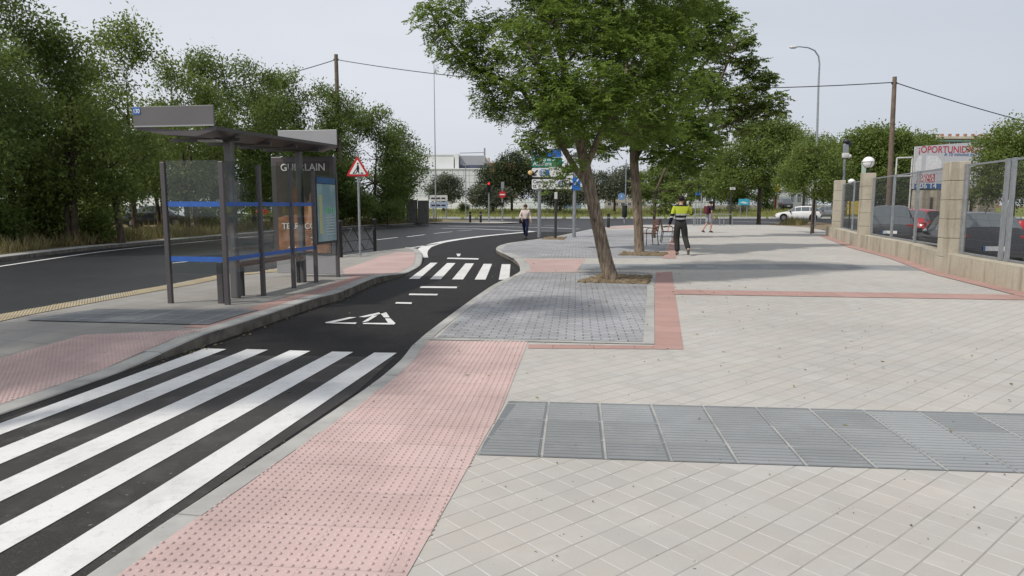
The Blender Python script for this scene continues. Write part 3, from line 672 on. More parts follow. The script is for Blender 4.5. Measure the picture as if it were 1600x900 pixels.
L2 = [(985, 200, 21.5, .7), (935, 215, 22, .7), (900, 215, 22.5, .5), (1045, 225, 21.6, .8), (1060, 190, 22, .8), (1085, 250, 22.2, .6), 
      (1090, 140, 22.5, .8), (1060, 80, 22.5, .9), (1110, 60, 22.8, .7), (1000, 140, 23, 1.1), (940, 150, 23, 1.0), (1100, 200, 22.6, .6), (1075, 20, 22.6, .8), (1130, 20, 23, .5), (1010, 40, 23, 1.2), (870, 180, 23, .7), (830, 222, 23, .42), (850, 238, 23.2, .3), (1020, 205, 20.6, .7)]
tree('street_tree', 'upright dark-trunked street tree behind the leaning tree, near the benches', 'tree', (*P(999, 399, .12), .12), [tr2, tr2b, tr2c], px_lobes(L2), M['leaf_near'], M['bark'], 12, leafs=(.10, .048), dens=52, cl=.30, compound=True, droop=.5, group='street trees on the pavement')
# sparse crown reaching out on the right, a third locust further back
T3 = 31.5
tr3 = px_path([(1022, 376, .075), (1022, 345, .065), (1024, 300, .06), (1050, 240, .055), (1090, 190, .05), (1120, 140, .045), (1140, 90, .05)], T3)
tr3b = px_path([(1060, 225, .08), (1110, 205, .07), (1160, 185, .05), (1205, 165, .03)], T3)
L3 = [(1150, 62, 31, .75, .6), (1165, 100, 31.5, .7, .5), (1125, 85, 32, .7), (1190, 125, 31.5, .75, .5), (1205, 152, 31, .6, .5), (1155, 150, 31.5, .9, .5), (1180, 175, 32, .9, .45), (1215, 175, 31.5, .4, .5), (1130, 180, 32, .9, .6), (1110, 130, 32.5, .9), (1100, 235, 32, .7), (1060, 300, 32, .7), (1040, 318, 31.5, .5), (1085, 290, 32, .55), (1010, 300, 32, .6), (1120, 215, 32, .5, .5), (1165, 205, 31.6, .35, .5)]
tree('street_tree', 'slender street tree with sparse crown reaching to the right, behind the two benches', 'tree', (*P(1019, 377, .12), .12), [tr3, tr3b], px_lobes(L3), M['leaf_mid'], M['bark_dk'], 13, leafs=(.12, .058), dens=38, cl=.36, compound=True, droop=.5, group='street trees on the pavement')
def simple_tree(label, px, pby, Y, tr_top, lob, mat, seed, dens=50, cl=.5, leafs=(.15, .08), r=.16, bm='bark_dk', zb=.12, cat='tree', group=None, name='street_tree', shell=.4, lean=0, droop=.3):
    x, y = (at(px, 330, Y)[0], Y); zt = at(px, tr_top, Y)[2]
    path = [(x, y, zb-.1, r*1.3), (x, y, zb+.15, r), (x+lean*.3, y, lerp(zb, zt, .4), r*.85), (x+lean*.7, y, lerp(zb, zt, .75), r*.6), (x+lean, y, zt, r*.3)]
    return tree(name, label, cat, (x, y, zb), [path], px_lobes(lob), mat, M[bm], seed, leafs=leafs, dens=dens, cl=cl, group=group, shell=shell, droop=droop)
G1 = 'street trees on the pavement'
simple_tree('round bright green street tree on the pavement edge left of the white car', 1186, 352, 55, 205, [(1190, 197, 55, 1.1, .6), (1165, 205, 55, 1.0, .6), (1215, 200, 55, 1.1, .6), (1186, 215, 55, 1.7, .6), (1150, 240, 54.5, 1.6, .6), (1225, 225, 55, 1.4, .6), (1160, 275, 54, 1.7, .6), (1205, 265, 54, 1.9, .6), (1235, 205, 55.5, .9, .5), (1135, 290, 55, 1.2, .6), (1195, 240, 53.5, 1.5, .6), (1130, 255, 56, 1.1)], M['leaf_mid'], 21, dens=52, cl=.50, leafs=(.19, .105), group=G1)
simple_tree('small leafy street tree tied to a stake near the fence end', 1271, 368, 36.8, 230, [(1262, 238, 36.8, .9), (1290, 255, 36.5, .9), (1240, 265, 36.8, .9), (1275, 285, 36.2, .9), (1300, 285, 37, .7), (1245, 290, 36.5, .6), (1282, 305, 36.5, .5), (1310, 308, 36.8, .55), (1312, 262, 37.2, .7), (1225, 285, 37.5, .5)], M['leaf_mid'], 22, dens=55, cl=.30, leafs=(.12, .07), r=.085, group=G1)
mid = [
 ('dark spreading pine behind the direction sign', 800, 330, 96, 250, [(770, 275, 96, 2.2), (800, 258, 96, 2.6), (830, 270, 95, 2.4), (790, 285, 95, 2.0), (850, 285, 95, 2), (760, 295, 96, 1.5), (875, 292, 96, 1.8), (815, 295, 95, 1.8)], 'leaf_pine', 31, .85),
 ('grey olive tree right of the white direction panels', 693, 333, 94, 285, [(693, 286, 94, 1.6), (708, 300, 94, 1.5), (680, 298, 94, 1.3), (695, 305, 93.5, 1.3), (712, 285, 94.5, .9)], 'leaf_olive', 32, .9),
 ('low olive shrub beside the red traffic light', 770, 333, 93, 290, [(755, 300, 93, 1.5), (775, 310, 93, 1.4), (745, 312, 93, 1.1), (790, 305, 93, 1.3), (765, 318, 93, 1.0), (738, 300, 93.5, .8)], 'leaf_olive', 33, .9),
 ('olive tree behind the two sign posts', 875, 333, 92, 285, [(860, 290, 92, 1.8), (885, 300, 92, 1.8), (850, 305, 92, 1.4), (900, 308, 92, 1.4), (870, 312, 92, 1.5)], 'leaf_olive', 34, .9),
 ('bushy olive tree seen between the two near trunks', 960, 333, 92, 280, [(940, 285, 92, 1.8), (965, 290, 92, 1.7), (950, 300, 91, 1.4), (925, 300, 92, 1.4), (985, 295, 92, 1.3), (972, 272, 93, 1.5)], 'leaf_olive', 35, .9),
 ('mid green tree behind the worker', 1040, 333, 94, 270, [(1010, 285, 94, 2), (1040, 270, 94, 2.2), (1075, 280, 94, 2), (1050, 295, 93, 1.8), (1025, 300, 93, 1.6), (1090, 300, 94, 1.4)], 'leaf_mid', 36, .9),
 ('rounded green tree far behind the walking man', 1115, 333, 98, 262, [(1115, 272, 98, 2), (1135, 285, 98, 2), (1105, 290, 98, 1.8), (1125, 300, 97, 1.8), (1150, 275, 98, 1.5)], 'leaf_mid', 37, .9),
 ('tall trunked dark tree left of the yellow sign', 1198, 334, 100, 270, [(1190, 285, 100, 1.5), (1205, 300, 100, 1.3), (1190, 310, 100, 1.2), (1200, 322, 100, .8)], 'leaf_dark', 38, .9),
 ('low green tree behind the cyan sign', 1160, 334, 99, 290, [(1150, 300, 99, 1.5), (1165, 305, 99, 1.2), (1145, 315, 99, .9)], 'leaf_mid', 39, .9),
 ('broad green tree behind the white car', 1255, 335, 90, 215, [(1250, 225, 90, 2.3), (1285, 235, 90, 2.4), (1235, 250, 90, 2.2), (1265, 262, 89, 2.4), (1300, 265, 90, 2), (1300, 300, 90, 1.6), (1240, 280, 90, 1.8), (1315, 235, 91, 1.6)], 'leaf_mid', 40, .12),
 ('dense green tree behind the camera mast', 1365, 345, 66, 215, [(1345, 225, 66, 2.0), (1375, 222, 66, 2.2), (1400, 225, 66, 2), (1335, 255, 66, 2), (1365, 260, 65, 2.2), (1395, 262, 65, 2.2), (1350, 290, 65, 2), (1385, 298, 65, 2.2), (1320, 285, 66, 1.4), (1325, 305, 66, 1.2)], 'leaf_mid', 41, .14),
 ('dense green tree left of the sale billboard', 1430, 345, 68, 222, [(1420, 230, 68, 1.9), (1440, 240, 68, 1.8), (1415, 265, 68, 2), (1440, 280, 67, 2), (1410, 300, 67, 1.9), (1450, 225, 68, 1.2)], 'leaf_mid', 42, .14),
 ('large spreading tree behind the right fence bays', 1580, 350, 33, 215, [(1560, 232, 33, 1.1), (1590, 215, 33, 1.3), (1620, 240, 33, 1.4), (1548, 256, 32.5, .7), (1580, 265, 32, 1.2), (1530, 268, 32.5, .45), (1528, 288, 32.5, .4), (1550, 290, 32, .8), (1590, 295, 32, 1.0), (1630, 290, 33, 1.2), (1540, 305, 33, .6), (1650, 230, 34, 1.2)], 'leaf_mid', 43, .14),
]
for lab, px, pb, Y, tt, lob, mt, sd, zb in mid:
    near = Y < 40
    simple_tree(lab, px, pb, Y, tt, lob, M[mt], sd, dens=50 if not near else 52, cl=.62 if not near else .35, leafs=(.24, .14) if not near else (.13, .075), zb=zb, name='pine_tree' if 'pine' in lab else 'olive_tree' if 'olive' in lab else 'broadleaf_tree', group='trees beyond the junction' if Y > 88 else 'trees around the car park', r=.16, shell=.35)
# tree on the near end of the island, outside the picture: its dappled shade falls on the island and the crossing
tree('street_tree', 'street tree standing on the near end of the island beside the crossing', 'tree', (-6.4, 1.6, .1), [[(-6.4, 1.6, 0, .2), (-6.5, 1.8, 1.5, .17), (-6.9, 2.6, 3.2, .14), (-6.9, 3.6, 5.2, .11), (-6.8, 4.4, 6.6, .06)], [(-6.9, 2.6, 3.2, .09), (-8.2, 3.8, 5.2, .07), (-9, 5, 6.3, .04)], [(-6.9, 3.6, 5.2, .08), (-5.4, 6.4, 6.3, .05), (-4.5, 8.1, 6.8, .03)]],
     [(-8.6, 4.3, 6.4, 1.2, .6), (-9.6, 5.9, 6.6, 1.2, .6), (-7.6, 3.4, 6.6, 1.1, .6), (-9.8, 4.0, 6.4, 1.0, .6), (-8.4, 6.3, 6.9, .9, .6), (-4.4, 8.3, 6.9, .85, .5), (-5.3, 7.6, 6.6, .6, .5), (-3.9, 7.5, 6.8, .5, .5), (-6.1, 4.9, 6.5, .7, .5), (-6.6, 3.5, 6.9, .8, .6), (-7.2, 5.4, 6.8, .6, .5), (-10.6, 5.4, 6.6, 1.0, .6)], M['leaf_near'], M['bark'], 77, leafs=(.07, .03), dens=60, cl=.26, compound=True, droop=.4, dk=.5, group='street trees on the pavement')
# row of trees on the left verge
rgl = random.Random(5)
lt = [  # px, Y, top py, crown half width m, bottom py, kind, label
 (-70, 22, -170, 2.6, 330, 'leaf_dark', 'tall dark tree at the far left edge of the row'),
 (20, 25, -60, 2.3, 340, 'leaf_dark', 'tallest dark tree of the left row, its crown leaving the top of the photo'),
 (105, 26, 30, 1.7, 335, 'leaf_mid', 'slim airy tree with two trunks left of the shelter roof'),
 (205, 31, 25, 2.2, 308, 'leaf_mid', 'open tree with spiky clumps on top, above the shelter roof'),
 (178, 27, 170, 1.9, 312, 'leaf_mid', 'low leafy tree filling the gap left of the shelter roof'),
 (290, 36, 95, 2.2, 310, 'leaf_mid', 'round-topped tree above the near end of the shelter roof'),
 (335, 40, 75, 2.4, 322, 'leaf_dark', 'pointed tree behind the middle of the shelter'),
 (400, 44, 92, 2.8, 320, 'leaf_dark', 'wide olive-toned tree behind the shelter'),
 (455, 48, 112, 2.6, 322, 'leaf_mid', 'bushy tree behind the far end of the shelter roof'),
 (520, 50, 130, 2.8, 325, 'leaf_dark', 'feathery tree around the wooden utility pole'),
 (590, 54, 165, 3.2, 330, 'leaf_dark', 'big dark tree behind the roadworks warning sign'),
 (622, 58, 190, 2.2, 330, 'leaf_dark', 'last tree of the left row, leaning over the two cabinets'),
 (60, 33, 60, 2.4, 300, 'leaf_dark', 'dark tree in second rank behind the tallest left tree'),
 (430, 58, 150, 3.2, 322, 'leaf_dark', 'shaded tree in second rank behind the shelter'),
 (250, 45, 165, 3.0, 304, 'leaf_mid', 'shaded tree in second rank above the parked cars'),
 (150, 40, 150, 3.0, 318, 'leaf_dark', 'shaded tree in second rank left of the parked cars'),
]
for i, (px, Y, top, hw, bot, mt, lab) in enumerate(lt):
    x = at(px, 330, Y)[0]; zt = at(px, top, Y)[2]; zbm = at(px, bot, Y)[2]; zb = .12; hw *= 1.28
    lob = []; H_ = zt-zbm; rg_ = random.Random(100+i)
    nl = int(12+H_*2.0)
    for k in range(nl):
        t = (k+.5)/nl; z = zbm+H_*(t*.93+.02); prof = (math.sin(math.pi*min(1, .14+t*.80))**.7); wdt = hw*prof
        if i in (3,) and t > .6: wdt *= 1.0
        r = rg_.uniform(.26, .42)*hw*(.62+.4*(1-t))
        r = max(.42, min(r, 1.25)); an = rg_.uniform(0, 6.28); rad = (rg_.random()**.5)*max(0, wdt-r*.6)
        lob.append((x+rad*math.cos(an), Y+rad*math.sin(an)*.8, min(z, zt-r*.7), r, rg_.uniform(.7, 1.1)))
    for k in range(5): lob.append((x+rg_.uniform(-.8, .8)*hw*.6, Y+rg_.uniform(-1, .6), zt-rg_.uniform(.3, 1.3), .42, 1.1))
    stems = []
    for q in range(2 if i % 3 == 2 else 1):
        dx = rg_.uniform(-.3, .3)+q*.35; lx = rg_.uniform(-.5, .5)
        stems.append([(x+dx, Y, zb-.1, .17), (x+dx, Y, .5, .13), (x+dx+lx*.3, Y, lerp(zb, zt, .35), .11), (x+dx+lx*.8, Y, lerp(zb, zt, .55), .05), (x+dx+lx, Y, lerp(zb, zt, .72), .012)])
    tree('verge_tree', lab, 'tree', (x, Y, zb), stems, lob, M[mt], M['bark_dk'], 200+i, leafs=(.115+.0012*Y, .06+.0008*Y), dens=41 if i not in (2, 3) else 40, cl=.36+.004*Y, group='row of trees on the left verge', shell=.25, droop=.1)
# bushes and undergrowth
def bush(name, label, px, Y, pytop, hw, mt, seed, zb=.12, group=None, d=60):
    x = at(px, 330, Y)[0]; zt = at(px, pytop, Y)[2]; r_ = random.Random(seed); lob = []
    for k in range(5): lob.append((x+r_.uniform(-.7, .7)*hw, Y+r_.uniform(-.5, .5)*hw, zb+(zt-zb)*r_.uniform(.35, .7), max(.3, (zt-zb)*r_.uniform(.3, .42)), .9))
    st = [[(x, Y, zb-.05, .05), (x, Y, zb+.82, .035), (x, Y, zb+(zt-zb)*.7, .02)]]
    return tree(name, label, 'bush', (x, Y, zb), st, lob, M[mt], M['bark_dk'], seed, leafs=(.12, .065), dens=d, cl=.34, group=group, shell=.2)
GB = 'bushes under the left trees'
for i, (px, Y, pt, hw, mt, lab) in enumerate([(-30, 24, 300, 1.6, 'leaf_dark', 'dark bush at the left edge of the verge'), (40, 26, 290, 1.5, 'leaf_dark', 'dark bush under the tallest left tree'), (115, 29, 300, 1.3, 'leaf_mid', 'green bush between the two left trunks'), (150, 27, 330, .8, 'leaf_mid', 'small green bush behind the dry grass'), (330, 38, 322, 1.4, 'leaf_dark', 'dark bush behind the shelter side glass'), (400, 50, 330, 1.4, 'leaf_mid', 'light bush seen through the shelter glass'), (555, 50, 300, 2.0, 'leaf_dark', 'dark bush behind the warning sign pole'), (605, 52, 310, 1.8, 'leaf_dark', 'dark bush left of the two cabinets'), (490, 48, 300, 2.0, 'leaf_dark', 'dark bush behind the shelter poster'), (90, 46, 300, 3.0, 'leaf_dark', 'broad dark bush deep behind the left trees'), (-60, 40, 290, 3.4, 'leaf_dark', 'broad dark bush beyond the left edge')]):
    bush('bush', lab, px, Y, pt, hw, mt, 300+i, group=GB)
bush('bush', 'low round bush on the far median by the cyan sign', 1155, 92, 318, 1.6, 'leaf_olive', 330, zb=.5, group='bushes on the far median')
bush('bush', 'low dark bush on the far median beside the white panels', 720, 95, 318, 1.5, 'leaf_dark', 331, zb=.6, group='bushes on the far median')
# dry grass tufts along the verge, weeds on the median
def tufts(name, areas, n, h, mat, seed, base):
    rg = np.random.default_rng(seed); C_ = []; D_ = []; L_ = []
    for poly, frac in areas:
        Pp = np.array(poly); k = int(n*frac); mn, mx_ = Pp.min(0), Pp.max(0)
        X = rg.uniform(mn[0], mx_[0], k*3); Y = rg.uniform(mn[1], mx_[1], k*3); m_ = inside(poly, X, Y); X = X[m_][:k]; Y = Y[m_][:k]
        cl = np.sin(X*2.1+np.sin(Y*1.3)*2)*np.cos(Y*1.7+X)+rg.normal(size=len(X))*.5
        kk = cl > -.3; X = X[kk]; Y = Y[kk]; m_ = len(X)
        C_.append(np.stack([X, Y, np.array([base(x, y) for x, y in zip(X, Y)])-.01], -1)); d = rg.normal(size=(m_, 3))*.35; d[:, 2] = 1; D_.append(d); L_.append(h*(.4+.9*rg.random(m_))*(1+.35*cl[kk].clip(-1, 1.5)))
    cen = np.concatenate(C_); o = leaf_mesh(name, cen, np.concatenate(D_), np.concatenate(L_), h*.10*np.ones(len(cen)), mat, rg); o['kind'] = 'stuff'; return o
edge = [(x-.6, y) for x, y in vk if 8 < y < 62]
tufts('dry_grass', [(edge+[(x-2.6, y) for x, y in edge[::-1]], .75), ([(x-2.4, y) for x, y in edge]+[(x-7, y) for x, y in edge[::-1]], .25)], 42000, .42, M['leaf_dry'], 7, lambda x, y: .12)
tufts('median_grass', [([(-20, 83), (60, 83), (60, 101), (-20, 101)], 1.0)], 30000, .45, M['leaf_grass'], 8, FH)
tufts('weeds', [([P(1215, 352), P(1240, 349), P(1262, 351), P(1250, 354)], 1.0)], 1200, .45, M['leaf_dry'], 9, lambda x, y: .04)
# ------------------------------------------------------------------ buildings
def building(name, label, loc, cat='building', group=None): return empty(name, loc, label, cat, group)
BW = plain('white_render', (.76, .77, .78), .7, .3, 0, .05, .4); BG = plain('grey_cladding', (.36, .37, .40), .6, .4, 0, .08, .5)
BB = plain('brick_red', (.33, .17, .11), .9, .2, 0, .12, .6); BC = plain('cream_render', (.52, .45, .36), .85, .2, 0, .08, .5); WIN = NT('window_pane').set((.03, .04, .05), .1, .7).mat
def panels_mat():
    m = NT('grid_cladding'); p = m.pos(); br = m.n('ShaderNodeTexBrick', offset=0.0); m.t.links.new(p, br.inputs['Vector'])
    sp = m.n('ShaderNodeSeparateXYZ'); m.t.links.new(p, sp.inputs[0]); cb = m.n('ShaderNodeCombineXYZ'); m.t.links.new(sp.outputs[0], cb.inputs[0]); m.t.links.new(sp.outputs[2], cb.inputs[1]); m.t.links.new(cb.outputs[0], br.inputs['Vector'])
    for k, q in (('Scale', 1.0), ('Mortar Size', .05), ('Brick Width', 1.1), ('Row Height', 1.3)): br.inputs[k].default_value = q
    m.put(br.inputs['Color1'], (.60, .615, .64)); m.put(br.inputs['Color2'], (.66, .675, .70)); m.put(br.inputs['Mortar'], (.34, .35, .38)); m.set(br.outputs['Color'], .6, .4); return m.mat
GRID = panels_mat()
YB = 140
def bxs(mb, x0, x1, y0, y1, z0, z1): mb.box(((x0+x1)/2, (y0+y1)/2, (z0+z1)/2), (abs(x1-x0), abs(y1-y0), abs(z1-z0)))
def wx(px, Y=YB): return at(px, 330, Y)[0]
def wz(py, Y=YB): return at(800, py, Y)[2]
b = building('warehouse', 'white and grey stepped factory building beyond the junction', (wx(708), YB, .9))
q = MB(); bxs(q, wx(600), wx(759), YB, YB+40, .9, wz(264)); q.build('main_hall', GRID, b, world=True)
q = MB(); bxs(q, wx(652), wx(709), YB+1, YB+25, wz(264), wz(242)); q.build('upper_block', BW, b, world=True)
q = MB(); bxs(q, wx(711), wx(717), YB+.6, YB+25, wz(264), wz(240)); q.build('stair_tower', BW, b, world=True)
q = MB(); bxs(q, wx(718.5), wx(757.5), YB+2, YB+25, wz(264), wz(242)); q.build('upper_block', BG, b, world=True)
q = MB(); bxs(q, wx(718), wx(758), YB+1.9, YB+2.02, wz(263), wz(257)); q.build('window', plain('dark_glazing', (.09, .10, .14), .3), b, world=True)  # darker strip along the bottom of the grey block
q = MB(); bxs(q, wx(651), wx(710), YB+.85, YB+1.1, wz(241.5), wz(240.5)); bxs(q, wx(600), wx(760), YB-.15, YB+.2, wz(264.5), wz(263)); q.build('parapet', BW, b, world=True)
q = MB()
q.tube([(wx(757), YB+2.2, wz(242)), (wx(757), YB+2.2, wz(230))], .18, 5)
q.tube([(wx(718), YB+2.2, wz(238)), (wx(758), YB+2.2, wz(237))], .1, 4)
q.build('roof_mast', M['galv'], b, world=True)
b = building('brick_building', 'small orange brick building beside the warehouse', (wx(770, 190), 190, .9))
q = MB(); bxs(q, wx(756, 190), wx(810, 190), 190, 205, .9, wz(254, 190)); q.build('wall', BB, b, world=True)
q = MB(); bxs(q, wx(757, 190), wx(772, 190), 189.85, 190.1, wz(262, 190), wz(259, 190)); q.build('window', WIN, b, world=True)
q = MB(); q.tube([(wx(763, 190), 192, wz(254, 190)), (wx(763, 190), 192, wz(246, 190))], .4, 6); q.build('chimney', BC, b, world=True)
# white perimeter walls behind the median
b = building('perimeter_wall', 'long white wall behind the median trees', (wx(760, 118), 118, .95), 'wall')
q = MB(); bxs(q, wx(600, 118), wx(818, 118), 118, 118.4, .9, wz(309, 118)); q.build('wall', BW, b, world=True)
q = MB()
for px in (690, 727): bxs(q, wx(px-6, 118), wx(px+6, 118), 117.85, 118.1, wz(334, 118), wz(329, 118))
q.build('opening', WIN, b, world=True)
b = building('perimeter_wall', 'white and pale blue panel wall right of the direction sign', (wx(880, 118), 118, .95), 'wall')
q = MB(); bxs(q, wx(818.5, 118), wx(945, 118), 118, 118.4, .9, wz(311, 118)); q.build('wall', plain('pale_panels', (.68, .72, .76), .6, .3, 0, .1, .3), b, world=True)
q = MB(); bxs(q, wx(880, 118), wx(892, 118), 117.8, 118.1, .9, wz(313, 118)); bxs(q, wx(897, 118), wx(905, 118), 117.8, 118.1, .9, wz(314, 118)); q.build('door', plain('steel_blue_door', (.20, .27, .36), .5), b, world=True)
b = building('metal_fence', 'grey barred fence across the far side of the junction', (wx(1080, 112), 112, .9), 'fence')
q = MB()
for i in range(150): q.box((wx(945, 112)+i*.235, 112, 1.9), (.09, .03, 2.0))
q.build('bars', M['galv'], b, world=True); q = MB(); q.box((wx(945, 112)+17.5, 112, 2.85), (35.5, .05, .08)); q.box((wx(945, 112)+17.5, 112, 1.1), (35.5, .05, .08)); q.build('rail', M['galv'], b, world=True)
b = building('wire_fence', 'low wire fence along the far median grass', (wx(800, 103), 103, .87), 'fence')
for i in range(24): q = MB(); q.tube([(-20+i*2.2, 103, .8), (-20+i*2.2, 103, 2.0)], .04, 5); q.build('post', M['galv'], b, world=True); q = MB(); q.tube([(-20, 103, 1.95), (30.6, 103, 1.95)], .03, 4); q.tube([(-20, 103, 1.4), (30.6, 103, 1.4)], .015, 4); q.build('wire', M['galv'], b, world=True)
def block(label, px0, px1, Y, pyt, mat, floors, bays, depth=15, name='apartment_block', z0=.9, zb=None, roofm=None):
    x0, x1 = wx(px0, Y), wx(px1, Y); zt = wz(pyt, Y); b = building(name, label, ((x0+x1)/2, Y, z0)); q = MB(); bxs(q, x0, x1, Y, Y+depth, z0, zt); q.build('wall', mat, b, world=True)
    q = MB(); bxs(q, x0-.4, x1+.4, Y-.4, Y+depth+.4, zt, zt+.5); q.build('roof', roofm or BC, b, world=True)
    fh = (zt-z0)/floors; bw = (x1-x0)/bays
    for i in range(floors):
        for j in range(bays):
            cx = x0+(j+.5)*bw; cz = z0+(i+.55)*fh; f = MB(); bxs(f, cx-bw*.32, cx+bw*.32, Y-.06, Y+.05, cz-fh*.27, cz+fh*.27); wn = f.build('window', BW, b, world=True)
            f = MB(); bxs(f, cx-bw*.27, cx+bw*.27, Y-.09, Y-.04, cz-fh*.22, cz+fh*.22); g_ = f.build('pane', WIN, wn); g_.location = tuple(-Vector(b.location))
    return b
bk = block('brown brick apartment block with striped awnings behind the sale billboard', 1448, 1560, 150, 217, BB, 5, 9, 14)
q = MB()
for i in range(9):
    x = wx(1452+i*12, 150); q.box((x+.5, 151, wz(213, 150)), (.5, .5, 1.2)); 
q.build('chimney', BB, bk, world=True)
q = MB(); bxs(q, wx(1450, 150), wx(1556, 150), 148.8, 149.6, wz(222, 150), wz(219.5, 150)); q.build('awning', plain('green_awning', (.12, .25, .22), .8), bk, world=True)
block('white low building with sloping roof behind the far green tree', 1075, 1112, 135, 290, BW, 1, 3, 12, 'low_building')
block('pale workshop building behind the yellow sign', 1232, 1262, 125, 296, BG, 1, 3, 12, 'workshop', roofm=BW)
block('pale building far behind the rounded trees', 925, 1010, 170, 292, BC, 3, 8, 12)
block('white building seen through the left trees', 120, 330, 90, 296, BW, 2, 9, 12, 'low_building', z0=.2)
# ------------------------------------------------------------------ bus shelter
B0 = Vector((*PH(356, 476, HI), 0)); zi = .155
ang = -math.atan2(.163, .987)
S = empty('bus_shelter', (B0.x, B0.y, zi), 'taupe metal and glass bus shelter with blue stripes on the traffic island', 'bus shelter', rz=ang)
# local frame: +y along the glass wall, -x towards the road
U = [0, 1.03, 2.08, 2.98, 4.0]
for u in U: q = MB(); q.box((0, u, 1.02), (.072, .055, 2.14), bev=.008); q.build('post', M['shel'], S)
q = MB(); q.box((-.93, 0, 1.02), (.072, .055, 2.14), bev=.008); q.build('post', M['shel'], S)
q = MB(); q.box((-.17, .12, .28), (.09, .07, .66), bev=.006); q.build('bench_leg', M['shel'], S)
for a, b_ in zip(U[:-2], U[1:-1]):
    q = MB(); q.box((.0, (a+b_)/2, 1.28), (.01, b_-a-.08, 1.66)); gl = q.build('glass_pane', M['glass'], S)
    for z in (1.475, .665): q = MB(); q.box((0, (a+b_)/2, z), (.014, b_-a-.07, .062)); q.build('blue_stripe', M['blue'], gl)
q = MB(); q.box((-.465, 0, 1.28), (.85, .01, 1.66)); gl = q.build('glass_pane', M['glass'], S)
for z in (1.475, .665): q = MB(); q.box((-.465, 0, z), (.85, .014, .075)); q.build('blue_stripe', M['blue'], gl)
for (x, y) in ((-.30, .72), (-.30, 3.05)):
    q = MB(); q.box((x, y, 1.23), (.13 if y < 1 else .11, .11, 2.48), bev=.02); q.build('roof_column', M['fascia'], S)
# bench
q = MB(); q.box((-.32, 1.95, .56), (.34, 2.5, .035), bev=.01); q.box((-.32, 1.95, .50), (.05, 2.4, .06)); q.build('bench', M['char'], S)
for y in (.95, 2.9): q = MB(); q.box((-.32, y, .25), (.05, .06, .5)); q.build('bench_leg', M['char'], S)
# roof: shallow gull section
rf = MB(); sec = [(-1.28, 2.60), (-1.28, 2.56), (-.8, 2.47), (-.3, 2.44), (-.02, 2.52), (.02, 2.53), (.02, 2.58), (-.3, 2.52), (-.8, 2.55)]
y0, y1 = -.10, 4.12; n = len(sec); ny = 6
def up(y): return .09*max(0, (y-.3))/4.0
vv = []; ff = []
for i in range(ny+1):
    y = lerp(y0, y1, i/ny)
    for x, z in sec: vv.append((x, y, z+up(y)))
for i in range(ny):
    for j in range(n): ff.append((i*n+j, i*n+(j+1) % n, (i+1)*n+(j+1) % n, (i+1)*n+j))
ff += [tuple(range(n)), tuple(ny*n+j for j in range(n-1, -1, -1))]
rf.add(vv, ff); roof = rf.build('roof', M['shel'], S)
for y in (.62, 1.55, 2.48, 3.4): q = MB(); q.box((-.62, y, 2.45+up(y)), (1.15, .05, .05)); q.build('roof_beam', M['shel'], S)
q = MB(); q.box((-.42, .42, 2.425), (.32, .16, .03), bev=.006); q.build('ceiling_lamp', M['offwhite'], S)
q = MB(); q.box((-.635, -.11, 2.725), (1.27, .03, .29), bev=.004); fs = q.build('fascia', M['fascia'], S)
q = MB(); q.box((-.63, -.126, 2.59), (1.26, .012, .02)); q.build('fascia_trim', M['shel_lt'], fs)
q = MB(); q.box((-.63, 4.13, 2.81), (1.27, .03, .32), bev=.004); q.build('fascia', M['shel_lt'], S)  # brighter light on the far end put into a paler metal
q = MB(); q.box((-1.205, -.128, 2.81), (.115, .006, .10)); ns_ = q.build('number_plate', M['signblue'], S)
text('lettering', '130', .085, M['white'], ns_, (-1.205, -.1325, 2.78), align='CENTER', squash=.85)
# advertising panel at the far end
q = MB(); q.box((-.68, 4.02, 1.44), (1.36, .12, 1.98), bev=.012); ap = q.build('advert_cabinet', M['shel'], S)
PO = plain('poster_dark', (.055, .045, .036), .3, .5); q = MB(); q.box((-.68, 3.955, 1.40), (1.14, .012, 1.86)); po = q.build('poster', PO, ap)
PB = plain('poster_bronze', (.33, .15, .075), .4, .4, 0, .5, 5); PS = plain('poster_skin', (.55, .30, .20), .4, .4, 0, .2, 6); PD = plain('poster_brown', (.16, .07, .035), .4, .4, 0, .4, 8)
q = MB(); q.plate([(-1.24, .49), (-.12, .49), (-.12, 1.35), (-.35, 1.75), (-.62, 1.50), (-.86, 1.30), (-1.24, 1.2)], 3.944, .004); q.build('picture', PB, po)
q = MB(); q.plate([(-.66, .98), (-.58, 1.30), (-.54, 1.66), (-.44, 1.82), (-.34, 1.86), (-.20, 1.80), (-.14, 1.62), (-.17, 1.35), (-.28, 1.18), (-.40, 1.02)], 3.939, .003); q.build('picture', PS, po)
q = MB(); q.plate([(-1.0, 1.25), (-.95, 1.7), (-.80, 1.85), (-.78, 1.3)], 3.939, .003); q.plate([(-.47, 1.84), (-.36, 1.98), (-.18, 1.95), (-.13, 1.72), (-.26, 1.76), (-.38, 1.77)], 3.936, .002); q.build('picture', PD, po)
q = MB(); q.box((-.68, 4.02, .245), (1.30, .09, .38), bev=.01); q.build('cabinet_base', M['shel_lt'], ap)
text('lettering', 'GUERLAIN', .20, M['white'], po, (-.66, 3.935, 2.15), align='CENTER', squash=1.02)
text('lettering', 'TERRACOTTA', .165, M['white'], po, (-.63, 3.935, .98), align='CENTER', squash=1.0)
text('lettering', 'HIT', .085, M['white'], po, (-.42, 3.935, .87), align='CENTER')
q = MB()
for i, (x, w_) in enumerate([(-.36, .36), (-.34, .32), (-.36, .34)]): q.box((x, 3.937, .80-i*.045), (w_, .003, .014))
for x in (-.95,): q.box((x, 3.937, .60), (.16, .003, .02))
q.build('small_print', M['white'], po)
